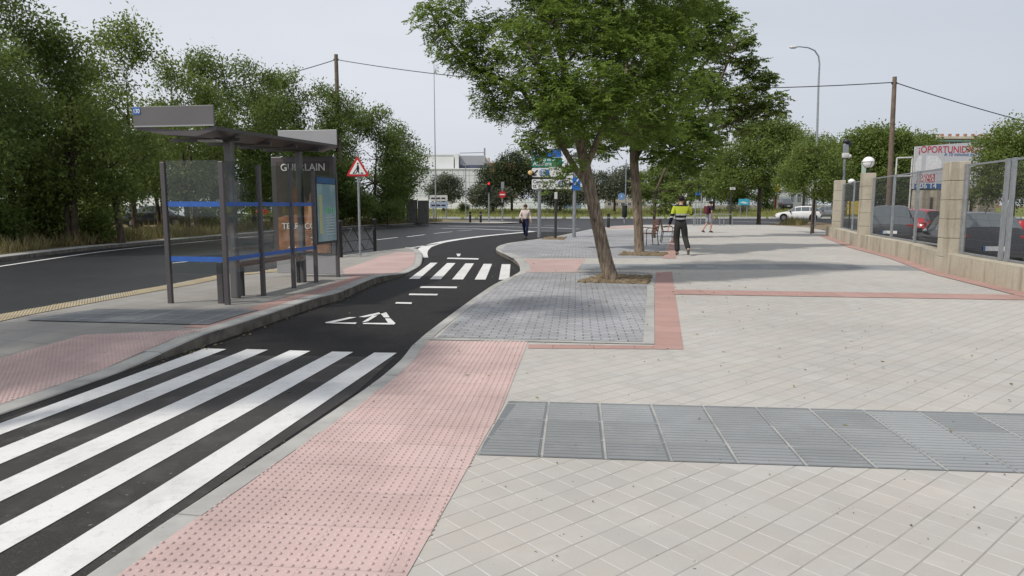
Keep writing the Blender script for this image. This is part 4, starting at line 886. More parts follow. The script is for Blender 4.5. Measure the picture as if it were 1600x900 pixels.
# information panel between the last two posts
q = MB(); q.box((0, 3.49, 1.28), (.012, .94, 1.66)); q.build('glass_pane', M['glass'], S)
q = MB(); q.box((.012, 3.49, 1.36), (.03, .90, 1.30), bev=.005); ip = q.build('information_panel', M['char'], S)
MP = NT('route_map'); p_ = MP.pos(); a_ = MP.noise(p_, 2.2, 4); MP.set(MP.mix(MP.rng(a_, .4, .6), (.20, .33, .38), (.32, .46, .48)), .25, .5)
q = MB(); q.box((.030, 3.49, 1.31), (.006, .83, 1.10)); mp_ = q.build('map_sheet', MP.mat, ip)
q = MB(); q.box((.030, 3.49, 1.93), (.007, .83, .11)); q.build('header', plain('header_blue', (.02, .10, .24), .4), ip)
q = MB(); q.box((.036, 3.20, 1.28), (.004, .12, .75)); q.build('timetable', plain('sheet_yellow', (.50, .50, .25), .5), ip)
q = MB()
for i in range(7): q.box((.036, 3.62, 1.22-i*.055), (.003, .42, .012))
q.build('timetable', M['offwhite'], ip)
q = MB()
for i, (y, h) in enumerate([(3.42, .10), (3.5, .07), (3.58, .13), (3.68, .09), (3.78, .11)]): q.box((.036, y, 1.36), (.003, .05, h))
q.build('chart', plain('chart_green', (.15, .5, .25), .5), ip)
q = MB(); q.box((-.42, 2.2, .54), (.45, 2.6, .02)); 
# ------------------------------------------------------------------ fence and wall on the right
wp = [Vector((*p, 0)) for p in wall_line]
Wt = empty('perimeter_wall', (*wall_line[2], .1), 'stained limestone wall with pillars and grey mesh fence along the pavement', 'fence wall')
def zw(y): return .02 if y < 16 else ramp(y, [16, 19.5], [.02, .12])
def along(Yq):
    for a, b in zip(wp, wp[1:]):
        if a.y <= Yq <= b.y+1e-6: return a.lerp(b, (Yq-a.y)/(b.y-a.y))
def wall_dir(Yq):
    for a, b in zip(wp, wp[1:]):
        if a.y <= Yq <= b.y: return (b-a).normalized()
WH = .46; WT = .42
q = MB()
ysamp = [7.0]+[7.0+i*1.35 for i in range(1, 30) if 7.0+i*1.35 < wp[-1].y-.3]+[wp[-1].y]
for a, b in zip(ysamp, ysamp[1:]):
    A, B = along(a), along(b-.006); d = (B-A).normalized(); n_ = Vector((d.y, -d.x, 0))
    v = [(A.x, A.y, -.1), (B.x, B.y, -.1), (B.x, B.y, WH+zw(b)), (A.x, A.y, WH+zw(a))]; v += [(x+n_.x*WT, y+n_.y*WT, z) for x, y, z in v]
    q.add(v, [(0, 1, 2, 3), (7, 6, 5, 4), (0, 4, 5, 1), (3, 2, 6, 7), (0, 3, 7, 4), (1, 5, 6, 2)])
q.build('low_wall', M['stone'], Wt, world=True)
pill_y = [P(1480, 430)[1], P(1352, 395)[1], P(1301, 377)[1]]
pill_y = [along(y).y for y in (16.45, 24.5, 31.6)]
def pillar(Yq, ht):
    c = along(Yq); d = wall_dir(Yq); a_ = math.atan2(d.y, d.x); n_ = Vector((d.y, -d.x, 0)); cc = c+n_*.20; q = MB(); zc = -.05; k = 6; h = (ht+.05)/k
    for i in range(k): q.box((cc.x, cc.y, zc+h*(i+.5)), (.46-.004*(i % 2), .44-.004*(i % 2), h-.008), rz=a_, bev=.012)
    return q.build('pillar', M['stone'], Wt, world=True)
for y, h in zip(pill_y, (2.62, 2.72, 2.72)): pillar(y, h)
def bay(Ya, Yb, posts):
    A, B = along(Ya), along(Yb); d = (B-A).normalized(); n_ = Vector((d.y, -d.x, 0))*(1 if d.y > 0 else -1); off = n_*.33; a_ = math.atan2(d.y, d.x); L = (B-A).length
    z0, z1 = WH+zw(Ya)+.03, 2.52
    ws = MB(); k = int(L/.052)
    for i in range(k+1):
        p = A+off+d*(L*i/k); ws.tube([(p.x, p.y, z0), (p.x, p.y, z1)], .0021, 4, cap=False)
    for i in range(9):
        z = lerp(z0+.1, z1-.1, i/8); a2 = A+off; b2 = B+off
        ws.tube([(a2.x, a2.y, z), (b2.x, b2.y, z)], .003, 4, cap=False)
    ws.build('mesh_panel', M['galv_dark'], Wt, world=True)
    q = MB()
    for z in (z0, z1): c = (A+B)/2+off; q.box((c.x, c.y, z), (L, .035, .04), rz=a_)
    q.build('rail', M['galv'], Wt, world=True)
    for t, wd in posts:
        p = A+off+d*(L*t)-n_*.03; q = MB(); q.box((p.x, p.y, (z0+z1)/2), (wd*1.35, .05, z1-z0+.06), rz=a_, bev=.004); q.build('fence_post', M['galv'], Wt, world=True)
bay(pill_y[0]-.28, 14.15, [(.03, .10), (.96, .10)]); bay(14.05, 10.2, [(.02, .10), (.97, .10)])
bay(pill_y[1]-.3, pill_y[0]+.3, [(.02, .10), (.34, .10), (.64, .10), (.985, .08)])
bay(pill_y[2]-.3, pill_y[1]+.3, [(.02, .08), (.5, .08), (.98, .08)])
# globe lamps on pillars
def globe(label, loc, r, stem=.14):
    t = empty('globe_lamp', loc, label, 'lamp', 'white globe lamps'); q = MB(); q.lathe([(.07, 0), (.07, .02), (.03, .03), (.025, stem), (.08, stem+.03), (.085, stem+.05)]); q.build('bracket', M['black'], t, smooth=True)
    q = MB(); q.ball((0, 0, stem+.04+r*.95), r, 20, 12); gb = q.build('globe', M['globe'], t, smooth=True)
    q = MB()
    for k in range(4):
        a_ = k*math.pi/2; q.tube([(math.cos(a_)*.09, math.sin(a_)*.09, stem+.03), (math.cos(a_)*(r+.006), math.sin(a_)*(r+.006), stem+.05+r*.6), (math.cos(a_)*(r+.004), math.sin(a_)*(r+.004), stem+.04+r)], .006, 4)
    q.lathe([(r+.004, stem+.04+r-.01), (r+.009, stem+.04+r), (r+.004, stem+.04+r+.01)], n=20); q.build('cage', M['black'], t); return t
c = along(pill_y[1]); globe('white globe lamp on top of the middle stone pillar', (c.x+.2, c.y, 2.72), .20)
p = at(1330, 290, 40); globe('small white globe lamp behind the first fence bay', (p[0], p[1], 2.55), .19)
gpt = bpy.data.objects[-1]
q = MB(); q.tube([(0, 0, -2.4), (0, 0, 0)], .04, 8); q.build('pole', M['black'], [o for o in bpy.data.objects if o.get('label', '').startswith('small white globe')][0])
p = at(1510, 293, 31); gl3 = globe('white globe lamp in front of the stone gatehouse', (p[0], p[1], 2.35), .17); q = MB(); q.tube([(0, 0, -2.25), (0, 0, 0)], .035, 8); q.build('pole', M['black'], gl3)
# ------------------------------------------------------------------ things beyond the fence
def zat(py, Y): return at(800, py, Y)[2]
YA = 47
bb = empty('billboard', (at(1470, 300, YA)[0], YA, .14), 'large white sale billboard with red and blue lettering behind the fence', 'billboard')
x0, x1 = at(1425, 300, YA)[0], at(1531, 300, YA)[0]; zt0, zt1, zb_ = zat(229, YA), zat(221, YA), zat(295, YA)
BBM = plain('billboard_sheet', (.56, .56, .58), .5, .4, 0, .05, .6)
q = MB(); q.plate([(x0, zb_), (x1, zb_), (x1, zt1), (x0, zt0)], YA, .08); pn = q.build('panel', BBM, bb, world=True)
q = MB()
for px in (1432, 1470, 1520): q.tube([(at(px, 300, YA)[0], YA+.2, 0), (at(px, 300, YA)[0], YA+.2, zat(232, YA))], .08, 8)
q.build('support', M['galv'], bb, world=True)
def lx(px): return at(px, 300, YA)[0]-bb.location.x
def lz(py): return zat(py, YA)-bb.location.z
RT = plain('faded_red_print', (.50, .06, .08), .5); BT = plain('faded_blue_print', (.05, .12, .30), .5)
t_ = text('lettering', '¡OPORTUNIDAD!', .62, RT, pn, (lx(1430.5), -.008, lz(238.5)), squash=.86)
t_ = text('lettering', 'A 10 minutos de P. Baja', .30, BT, pn, (lx(1471), -.008, lz(243.5)), squash=1.0)
PWM = plain('white_print', (.72, .72, .72), .5)
q = MB(); q.plate([(lx(1428), lz(268)), (lx(1437), lz(268)), (lx(1437), lz(243)), (lx(1431), lz(245)), (lx(1427), lz(256))], -.006, .004); q.plate([(lx(1443), lz(268)), (lx(1467), lz(266)), (lx(1468), lz(252)), (lx(1460), lz(244)), (lx(1444), lz(243))], -.006, .004); q.build('picture', PWM, pn)
q = MB(); q.plate([(lx(1430), lz(284.5)), (lx(1459), lz(284.5)), (lx(1459), lz(272)), (lx(1434), lz(272))], -.006, .004); q.build('print_block', RT, pn)
text('lettering', 'VENTA', .36, M['white'], pn, (lx(1436), -.014, lz(277.8)), squash=.8); text('lettering', 'DIRECTA', .36, M['white'], pn, (lx(1432), -.014, lz(283.8)), squash=.76)
q = MB(); q.plate([(lx(1428), lz(295)), (lx(1470), lz(295)), (lx(1470), lz(287)), (lx(1428), lz(287))], -.006, .004); q.build('print_block', BT, pn)
text('lettering', '606 14', .46, M['white'], pn, (lx(1430), -.014, lz(294)), squash=1.1)
ff_ = empty('open_gantry', (at(1405, 300, 44)[0], 44, .14), 'pale open metal frame left of the billboard', 'frame')
q = MB(); fx0, fx1 = at(1398, 300, 44)[0], at(1422, 300, 44)[0]
for x in (fx0, fx1): q.tube([(x, 44, 0), (x, 44, zat(247, 44))], .045, 6)
q.tube([(fx0, 44, zat(247, 44)), (fx1, 44, zat(246, 44))], .05, 6); q.tube([(fx0, 44, zat(276, 44)), (fx1, 44, zat(275, 44))], .05, 6); q.build('frame', M['offwhite'], ff_, world=True)
bn = empty('banner', (at(1367, 300, 42)[0], 42, .14), 'tilted pale green banner panel beside the globe lamp', 'banner'); q = MB()
q.plate([(at(1364, 0, 42)[0], zat(290, 42)), (at(1368, 0, 42)[0], zat(290, 42)), (at(1370, 0, 42)[0], zat(246, 42)), (at(1362, 0, 42)[0], zat(252, 42))], 42, .05); q.build('panel', plain('pale_green', (.5, .62, .5), .5), bn, world=True)
q = MB(); q.tube([(at(1366, 0, 42)[0], 42.1, .1), (at(1369, 0, 42)[0], 42.1, zat(246, 42))], .04, 6); q.build('pole', M['galv'], bn, world=True)
gh = empty('gatehouse', (at(1520, 330, 36)[0], 36, .14), 'beige stone gate wall with a dark opening behind the fence', 'gatehouse')
def gx(px): return at(px, 330, 36)[0]
q = MB(); bxs(q, gx(1527), gx(1556), 36, 37, .1, zat(294, 36)); bxs(q, gx(1500), gx(1556.5), 35.98, 37.02, zat(297, 36), zat(294, 36)); bxs(q, gx(1440), gx(1452), 36, 37, .1, zat(297, 36)); bxs(q, gx(1460), gx(1478), 35.9, 37, .1, zat(297, 36)); q.build('wall', M['stone'], gh, world=True)
q = MB(); bxs(q, gx(1478.5), gx(1526), 36.5, 36.8, .1, zat(299, 36)); q.build('gate', M['black'], gh, world=True)
q = MB()
for i in range(4): bxs(q, gx(1506+i*3.6), gx(1507.6+i*3.6), 36.2, 36.25, .1, zat(313, 36))
q.build('railing', M['offwhite'], gh, world=True)
yb = empty('yellow_box', (at(1333, 330, 48)[0], 48, .14), 'yellow sign box behind the first fence bay', 'sign'); q = MB(); q.box((0, 0, zat(325, 48)-.14), (.75, .2, .9), bev=.02); q.build('panel', M['yellow'], yb); q = MB(); q.tube([(0, .05, 0), (0, .05, 1.0)], .04, 6); q.build('post', M['galv'], yb)
pb = empty('bin', (at(1594, 360, 19)[0], 19, -.05), 'small red and white container beyond the car', 'container'); q = MB(); q.lathe([(.11, 0), (.13, .12), (.13, .28), (.08, .34)], c=(0, 0, .90)); q.build('lid', M['red_paint'], pb, smooth=True); q = MB(); q.lathe([(.05, 0), (.05, .66), (.11, .68), (.12, .90)]); q.build('body', M['white'], pb, smooth=True)
# ------------------------------------------------------------------ poles, wires, lamps
pl = empty('utility_pole', (at(1387, 300, 40)[0], 40, 0), 'tall leaning wooden utility pole behind the right fence', 'pole', 'wooden utility poles')
b_, t_ = at(1386, 372, 40), at(1398, 120, 40); q = MB(); q.tube([(b_[0], 40, 0), (t_[0], 40, t_[2])], [.17, .11], 10); q.build('pole', M['polewood'], pl, True, world=True)
q = MB(); q.box((t_[0], 40, t_[2]-.35), (.30, .12, .10)); q.build('wire_clamp', M['char'], pl, world=True); PR = Vector((t_[0], 40, t_[2]-.3))
xx = at(525, 85, 50); pl = empty('utility_pole', (xx[0], 50, 0), 'wooden utility pole rising out of the left trees', 'pole', 'wooden utility poles'); q = MB(); q.tube([(xx[0], 50, 0), (xx[0], 50, xx[2])], [.19, .13], 10); q.build('pole', M['polewood'], pl, True, world=True)
q = MB(); q.box((xx[0], 50, xx[2]-.35), (.36, .12, .10)); q.build('wire_clamp', M['char'], pl, world=True); PLt = Vector((xx[0], 50, xx[2]-.35))
def wire(name, label, a, b, sag, ext=True):
    q = MB(); pts = [tuple(Vector(a).lerp(Vector(b), t/24)-Vector((0, 0, sag*4*(t/24)*(1-t/24)))) for t in range(25)]; q.tube(pts, .028, 5); o = q.build(name, M['char']); tag(o, label, 'cable', 'overhead wires between the poles')
wire('overhead_wire', 'overhead wire sagging between the two wooden poles across the junction', PLt, PR, 1.0)
c1 = at(1760, 225, 46); wire('overhead_wire', 'overhead wire running off to the right from the right pole', PR, c1, .25)
c2 = at(300, 150, 46); wire('overhead_wire', 'overhead wire running down left from the left pole', PLt, c2, .15)
sl_ = empty('street_lamp', (at(1273, 350, 50)[0], 50, 0), 'tall grey street lamp with curved arm above the right trees', 'street lamp')
pts = [at(px, py, 50) for px, py in [(1272, 358), (1275, 270), (1279, 130), (1280.5, 100), (1279, 88), (1273, 79), (1263, 74.5), (1250, 73), (1243, 73.2)]]
q = MB(); q.tube(pts, [.11, .09, .07, .06, .055, .05, .045, .04, .04], 8); q.build('pole', M['galv'], sl_, True, world=True)
p = at(1239, 74, 50); q = MB(); q.ball((p[0], 50, p[2]), .28, 10, 6, (1.0, .45, .35)); q.build('lamp_head', M['offwhite'], sl_, True, world=True)
ml = empty('lamp_mast', (at(678, 340, 75)[0], 75, 0), 'very tall thin grey mast rising above the warehouse', 'mast'); t_ = at(678, 96, 75)
q = MB(); q.tube([(t_[0], 75, 0), (t_[0], 75, t_[2])], [.08, .03], 8); q.build('pole', M['galv'], ml, True, world=True); q = MB(); q.box((t_[0], 75, t_[2]), (.5, .12, .12)); q.build('top_bracket', M['galv'], ml, world=True)
fl = empty('street_lamp', (at(262, 330, 60)[0], 60, 0), 'small street lamp head peeping above the left trees', 'street lamp'); t_ = at(266, 113, 60)
q = MB(); q.tube([(t_[0], 60, 0), (t_[0], 60, t_[2]-.1), (t_[0]-.1, 60, t_[2]), (t_[0]-.4, 60, t_[2]+.05)], [.1, .06, .05, .05], 8); q.build('pole', M['galv'], fl, True, world=True); q = MB(); q.ball((t_[0]-.55, 60, t_[2]+.05), .36, 10, 6, (1, .4, .3)); q.build('lamp_head', M['offwhite'], fl, True, world=True)
cm = empty('camera_mast', (at(1317, 345, 36)[0], 36, .1), 'grey mast with traffic cameras on top behind the fence end', 'camera mast'); X0, YC = cm.location.x, 36
q = MB(); q.tube([(at(1316, 345, 36)[0], 36, .1), (at(1320, 232, 36)[0], 36, zat(222, 36))], [.075, .06], 10); q.build('pole', M['galv'], cm, True, world=True)
p = at(1321, 221, 36); q = MB(); q.ball((p[0]+.05, 36, p[2]), .17, 12, 8, (1, 1, .8)); q.box((p[0]+.22, 36, p[2]-.12), (.22, .2, .16), ry=.5, bev=.02); q.build('camera', M['char'], cm, True, world=True)
p = at(1321, 243, 36); q = MB(); q.box((p[0], 36, p[2]), (.30, .22, .26), bev=.03); q.ball((p[0]+.2, 36, p[2]-.05), .12, 10, 7); q.build('camera', M['offwhite'], cm, True, world=True)
q = MB(); q.box((p[0], 36, p[2]+.35), (.26, .15, .45), bev=.03); q.build('junction_box', M['galv'], cm, world=True)
# ------------------------------------------------------------------ road signs
ws = empty('warning_sign', (*PH(563, 401, HI), .12), 'red bordered triangular roadworks warning sign on galvanised post', 'road sign'); Yw = ws.location.y
zc = at(560, 262, Yw)[2]-.12; hs = 16.5/1080*Yw*1.02
q = MB(); q.tube([(0, 0, 0), (0, 0, zc+.42)], .035, 10); q.build('post', M['galv'], ws, True)
def tri(h, r): 
    out = []
    for k in range(3):
        a0 = math.pi/2+k*2*math.pi/3; c_ = Vector((math.cos(a0), math.sin(a0)))*(h-r*2)
        for j in range(5): a1 = a0-math.pi/3+j*math.pi/6; out.append((c_.x+r*math.cos(a1), c_.y+r*math.sin(a1)+zc-.05))
    return out
q = MB(); q.plate(tri(.40, .035), -.05, .012); pt = q.build('panel', M['red_paint'], ws); q = MB(); q.plate(tri(.285, .015), -.056, .006); q.build('face', M['white'], pt)
zq = zc-.05; q = MB(); q.plate([(-.02, zq-.06), (.03, zq-.07), (.05, zq+.04), (.03, zq+.12), (-.01, zq+.13), (-.03, zq+.04)], -.060, .004); q.ball((.012, -.058, zq+.165), .026, 10, 6, (1, .2, 1))
q.plate([(-.02, zq-.04), (-.07, zq-.12), (-.05, zq-.125), (0, zq-.06)], -.060, .004); q.plate([(0, zq-.05), (.04, zq-.06), (.05, zq-.125), (.025, zq-.125)], -.060, .004); q.plate([(-.14, zq-.105), (-.02, zq+.05), (-.005, zq+.035), (-.125, zq-.115)], -.063, .003); q.plate([(-.16, zq-.125), (-.06, zq-.125), (-.11, zq-.09)], -.060, .004); q.plate([(.08, zq-.125), (.17, zq-.125), (.125, zq-.075)], -.060, .004)
q.build('pictogram', M['black'], ws)
q = MB(); q.box((-.025, 0, 2.3-.12), (.10, .05, .03)); q.build('clamp', M['galv'], ws)
# big direction sign
Yd = 32.0; dx = at(868, 300, Yd)[0]; ds = empty('direction_sign', (dx, Yd, .12), 'stacked green and white direction panels on two grey posts', 'road sign')
def ex(px): return at(px, 300, Yd)[0]-dx
def ez(py): return zat(py, Yd)-.12
for px, ybase in ((843, 376), (898, 366)):
    q = MB(); q.tube([(ex(px), .12, 0), (ex(px), .12, ez(238))], .085, 12); q.build('post', M['galv'], ds, True)
def panel(px0, px1, py0, py1, mat, name='panel', y=0, t=.04):
    q = MB(); xa, xb, za, zb2 = ex(px0), ex(px1), ez(py1), ez(py0); r_ = .04
    pts = [(xa+r_, za), (xb-r_, za), (xb, za+r_), (xb, zb2-r_), (xb-r_, zb2), (xa+r_, zb2), (xa, zb2-r_), (xa, za+r_)]; q.plate(pts, y, t); return q.build(name, mat, ds)
p0 = panel(831, 877, 237, 245.5, M['signblue']); text('lettering', 'M-30', .16, M['white'], p0, (ex(833), -.006, ez(244)))
p1 = panel(831, 878, 246, 261, M['green']); text('lettering', 'Avenida de la', .20, M['white'], p1, (ex(832.5), -.006, ez(251.5)), squash=.92); text('lettering', 'Albufera', .25, M['white'], p1, (ex(832.5), -.006, ez(258.5)), squash=1.0)
q = MB(); bxs(q, ex(860), ex(876), -.012, -.004, ez(240), ez(233)); q.build('road_number', M['signblue'], p1)
p2 = panel(831, 893.5, 262.5, 276.5, M['white']); p3 = panel(831, 893.5, 280, 295.5, M['white']); p4 = panel(894.5, 907, 277, 297, M['signblue'], y=.01)
q = MB(); bxs(q, ex(832), ex(878), .005, .03, ez(279.2), ez(277.2)); q.build('panel', M['black'], ds)
text('lettering', 'Campus Sur', .21, M['black'], p3, (ex(832.5), -.006, ez(286.2)), squash=1.0); text('lettering', 'U. P. M.', .21, M['black'], p3, (ex(832.5), -.006, ez(293.5)), squash=1.0)
def arrow(parent, cx, cz, a, L=.22, w_=.045):
    d = Vector((math.cos(a), math.sin(a))); n2 = Vector((-d.y, d.x)); c0 = Vector((cx, cz)); q = MB()
    A = c0-d*L; Bp = c0+d*L; q.plate([tuple(A+n2*w_), tuple(A-n2*w_), tuple(Bp-n2*w_), tuple(Bp+n2*w_)], -.012, .008)
    for s_ in (1, -1):
        e_ = Bp-d*L*.75+n2*s_*L*.75; f_ = (Bp-e_).normalized(); g_ = Vector((-f_.y, f_.x)); q.plate([tuple(Bp+d*.03+g_*w_), tuple(Bp+d*.03-g_*w_), tuple(e_-g_*w_), tuple(e_+g_*w_)], -.014, .008)
    return q.build('arrow', M['black'], parent)
arrow(p2, ex(836.2), ez(269.5), R(225), .15, .03); arrow(p3, ex(887.5), ez(287.5), 0, .15, .03)
def disc(parent, cx, cz, r, mat, y=-.01, name='symbol', t=.006):
    q = MB(); q.plate([(cx+r*math.cos(k*math.pi/12), cz+r*math.sin(k*math.pi/12)) for k in range(24)], y, t); return q.build(name, mat, parent)
for pp, cx, cz in ((p2, ex(848), ez(269.5)), (p3, ex(876.5), ez(287.5))):
    disc(pp, cx, cz, .155, M['signblue'], -.010); disc(pp, cx, cz, .125, M['white'], -.014); disc(pp, cx, cz, .10, M['signblue'], -.018)
    q = MB(); q.plate([(cx-.02, cz-.09), (cx+.02, cz-.09), (cx+.02, cz+.09), (cx-.02, cz+.09)], -.024, .004); q.plate([(cx-.08, cz-.02), (cx+.08, cz-.02), (cx+.08, cz+.02), (cx-.08, cz+.02)], -.022, .003); q.build('symbol', M['white'], pp)
q = MB(); bxs(q, ex(852.5), ex(858), -.012, -.004, ez(274), ez(265)); q.build('symbol', M['signblue'], p2)
q = MB(); q.plate([(ex(897), ez(288)), (ex(903), ez(279)), (ex(904.5), ez(280)), (ex(898.5), ez(289))], -.004, .006); q.build('symbol', M['white'], p4)
q = MB(); q.lathe([(.02, -.07), (.09, -.05), (.11, 0), (.09, .05), (.02, .07)], c=(ex(828.5), 0, ez(270)), n=14, M=Matrix.Rotation(R(90), 3, 'X')); q.build('beacon', plain('amber_lens', (.75, .50, .22), .3), ds)
# slim grey post beside it
sp_ = empty('grey_post', (*PH(868, 373.5, HR), .12), 'slim grey post with small light box between the two sign posts', 'post'); q = MB(); q.tube([(0, 0, 0), (0, 0, 2.05)], .055, 8); q.build('post', M['char'], sp_, True); q = MB(); q.box((0, -.05, 1.9), (.13, .06, .3), bev=.01); q.build('box', M['offwhite'], sp_)
# white panels, cabinets, traffic lights
wp_ = empty('direction_sign', (at(686, 335, 76)[0], 76, .3), 'pair of small pale direction panels left of the olive tree', 'road sign')
def fx(px, Y=76): return at(px, 330, Y)[0]
for za, zb2, mt in ((305, 314, M['offwhite']), (316, 325, plain('pale_blue_panel', (.35, .42, .55), .5))):
    q = MB(); bxs(q, fx(672), fx(699.5), 75.95, 76.0, zat(zb2, 76), zat(za, 76)); pp = q.build('panel', mt, wp_, world=True)
    q = MB()
    for i in range(3): bxs(q, fx(674+i*8), fx(680+i*8), 75.93, 75.95, lerp(zat(zb2, 76), zat(za, 76), .35), lerp(zat(zb2, 76), zat(za, 76), .6))
    l_ = q.build('lettering_strokes', M['char'], pp); l_.location = tuple(-(Vector(wp_.location)))
q = MB()
for px in (669.5, 677, 697): q.tube([(fx(px), 76.1, 0), (fx(px), 76.1, zat(302 if px < 670 else 306, 76))], .07, 6)
q.build('post', M['galv'], wp_, world=True)
for i, (pa, pb_, lab) in enumerate([(635, 651, 'left of two dark grey roadside cabinets'), (652.5, 669, 'right one of two dark grey roadside cabinets')]):
    Y = 56; c_ = empty('roadside_cabinet', ((fx(pa, Y)+fx(pb_, Y))/2, Y, .12), lab, 'cabinet', 'two roadside cabinets'); w_ = fx(pb_, Y)-fx(pa, Y); h = zat(313+i, Y)-.12
    q = MB(); q.box((0, .3, h/2), (w_-.03, .6, h), bev=.015); q.build('body', M['cabinet'], c_); q = MB(); q.box((0, .3, h+.02), (w_+.02, .66, .04)); q.build('lid', plain('cabinet_lid', (.25, .24, .22), .7), c_); q = MB(); q.box((0, -.008, h*.5), (w_-.14, .014, h-.22)); d_ = q.build('door', M['cabinet'], c_); q = MB(); q.box((w_*.33, -.03, h*.55), (.03, .03, .14)); q.build('handle', M['black'], d_)
def tlight(label, px, Y, lit, zt):
    x = fx(px, Y); zb2 = ramp(Y, [60, 84, 95], [.05, .05, .6]); t = empty('traffic_light', (x, Y, zb2), label, 'traffic light', 'traffic lights of the junction'); h = zat(zt, Y)-zb2
    q = MB(); q.tube([(0, 0, 0), (0, 0, h)], .07, 8); q.build('pole', M['galv'], t, True); q = MB(); q.box((0, -.12, h-.25), (.34, .22, .95), bev=.03); hd = q.build('signal_head', M['black'], t)
    for i, mt in enumerate(('lamp_red', 'lamp_off', 'lamp_off')):
        q = MB(); q.lathe([(.11, 0), (.12, .1), (.105, .1), (.10, .01)], c=(0, -.23, h+.06-i*.3), n=14, M=Matrix.Rotation(R(90), 3, 'X')); q.build('visor', M['black'], hd)
        q = MB(); q.ball((0, -.23, h+.06-i*.3), .10, 12, 6, (1, .3, 1)); q.build('lamp', LR if (i == 0 and lit) else M['char'], hd)
    return t
mlr = NT('lit_red_lamp').set((.5, .01, .01), .3); mlr.b.inputs['Emission Color'].default_value = (1, .03, .02, 1); mlr.b.inputs['Emission Strength'].default_value = 1.6; LR = mlr.mat
tl1 = tlight('traffic light showing red on a grey pole at the junction', 764, 62, True, 288)
ne = empty('no_entry_sign', (fx(785, 66), 66, .05), 'red round no entry sign on a grey pole beside the traffic light', 'road sign'); q = MB(); q.tube([(0, 0, 0), (0, 0, zat(284, 66)-.05)], .07, 8); q.build('pole', M['galv'], ne, True)
zz_ = zat(304, 66)-.05; q = MB(); q.plate([(.34*math.cos(k*math.pi/12), zz_+.34*math.sin(k*math.pi/12)) for k in range(24)], -.1, .03); dd_ = q.build('disc', M['red_paint'], ne); q = MB(); q.box((0, -.108, zz_), (.46, .012, .10)); q.build('bar', M['white'], dd_)
q = MB(); q.box((.02, 0, zat(290, 66)), (.3, .12, .6)); q.build('signal_back', M['galv'], ne)
q = MB(); q.box((0, -.1, zz_-.02-.9), (.2, .15, .35)); q.build('signal_box', M['black'], ne)
def bollard(px, Y, lab, h=1.0):
    t = empty('bollard', (fx(px, Y), Y, .05), lab, 'bollard', 'black bollards at the junction'); q = MB(); q.lathe([(.10, 0), (.10, h-.2), (.085, h-.18), (.085, h-.15), (.10, h-.13), (.10, h-.03), (.06, h)], n=14); q.build('body', M['black'], t, True); q = MB(); q.lathe([(.102, h-.30), (.102, h-.24)], n=14); q.build('band', M['galv'], t)
bollard(734.5, 61, 'left black bollard on the far side of the road'); bollard(751, 61, 'black bollard nearer to the red traffic light'); bollard(951, 46, 'black bollard hidden partly by the leaning trunk')
for px, Y, zt, lab in ((728, 78, 259, 'slender grey lamp post in front of the warehouse'), (738, 96, 310, 'short post with red disc on the median')):
    t = empty('lamp_post' if zt < 300 else 'small_sign', (fx(px, Y), Y, .05), lab, 'post'); q = MB(); q.tube([(0, 0, 0), (0, 0, zat(zt, Y))], .055, 6); q.build('pole', M['galv'], t, True)
    q = MB(); 
    if zt < 300: q.box((0, 0, zat(zt, Y)), (.5, .2, .12), bev=.02); q.build('lamp_head', M['galv'], t)
    else: q.plate([(.4*math.cos(k*math.pi/8), zat(zt+3, Y)+.4*math.sin(k*math.pi/8)) for k in range(16)], -.08, .03); q.build('disc', M['red_paint'], t)
# bin, blue disc sign, dark post, stake, racks
lb = empty('litter_bin', (fx(976, 57), 57, .12), 'dark grey litter bin on a short post at the pavement edge', 'litter bin'); q = MB(); q.tube([(0, 0, 0), (0, 0, .6)], .07, 8); q.build('post', M['galv'], lb, True); q = MB(); q.lathe([(.17, .48), (.20, .52), (.215, 1.35), (.235, 1.37), (.235, 1.44), (.19, 1.45)], n=18); q.build('body', M['char'], lb, True); q = MB(); q.box((0, 0, 1.52), (.42, .4, .04)); q.build('cover', M['char'], lb)
bs = empty('round_sign', (fx(977, 70), 70, .05), 'round blue sign on a tall thin grey pole behind the litter bin', 'road sign'); q = MB(); q.tube([(0, 0, 0), (0, 0, zat(250, 70))], [.07, .045], 8); q.build('pole', M['galv'], bs, True); zs = zat(307, 70)-.05
q = MB(); q.plate([(-.42+.36*math.cos(k*math.pi/12), zs+.36*math.sin(k*math.pi/12)) for k in range(24)], -.08, .03); dd_ = q.build('disc', plain('light_blue_sign', (.16, .30, .52), .5), bs); q = MB(); q.plate([(-.50, zs-.18), (-.42, zs+.2), (-.34, zs-.18), (-.42, zs-.02)], -.09, .006); q.build('symbol', M['white'], dd_)
dp = empty('dark_post', (fx(1141.5, 53), 53, .12), 'slim dark post standing between the walking man and the round tree', 'post'); q = MB(); q.tube([(0, 0, 0), (0, 0, zat(301, 53)-.1)], [.07, .055], 8); q.build('pole', M['char'], dp, True); q = MB(); q.box((.1, 0, zat(297, 53)), (.4, .08, .2)); q.build('panel', M['offwhite'], dp)
st_ = empty('tree_stake', (fx(1271.5, 35.5)-.02, 35.9, .12), 'wooden stake beside the small leafy tree', 'stake'); q = MB(); q.tube([(.1, 0, 0), (.12, 0, 1.9)], .035, 6); q.build('stake', M['polewood'], st_, True); q = MB(); q.tube([(.1, 0, 1.5), (-.1, .9, 1.5)], .015, 5); q.build('tie', M['black'], st_)
rk0 = empty('bike_rack', (fx(1081, 50), 50, .12), 'leftmost galvanised hoop rail behind the worker', 'rail', 'galvanised hoop rails by the road'); q = MB(); q.tube([(-.45, 0, 0), (-.45, 0, .72), (-.38, 0, .82), (.38, 0, .82), (.45, 0, .72), (.45, 0, 0)], .028, 8); q.build('hoop', M['galv'], rk0, True); q = MB(); q.box((-.45, 0, .01), (.14, .14, .02)); q.box((.45, 0, .01), (.14, .14, .02)); q.build('foot_plate', M['galv'], rk0)
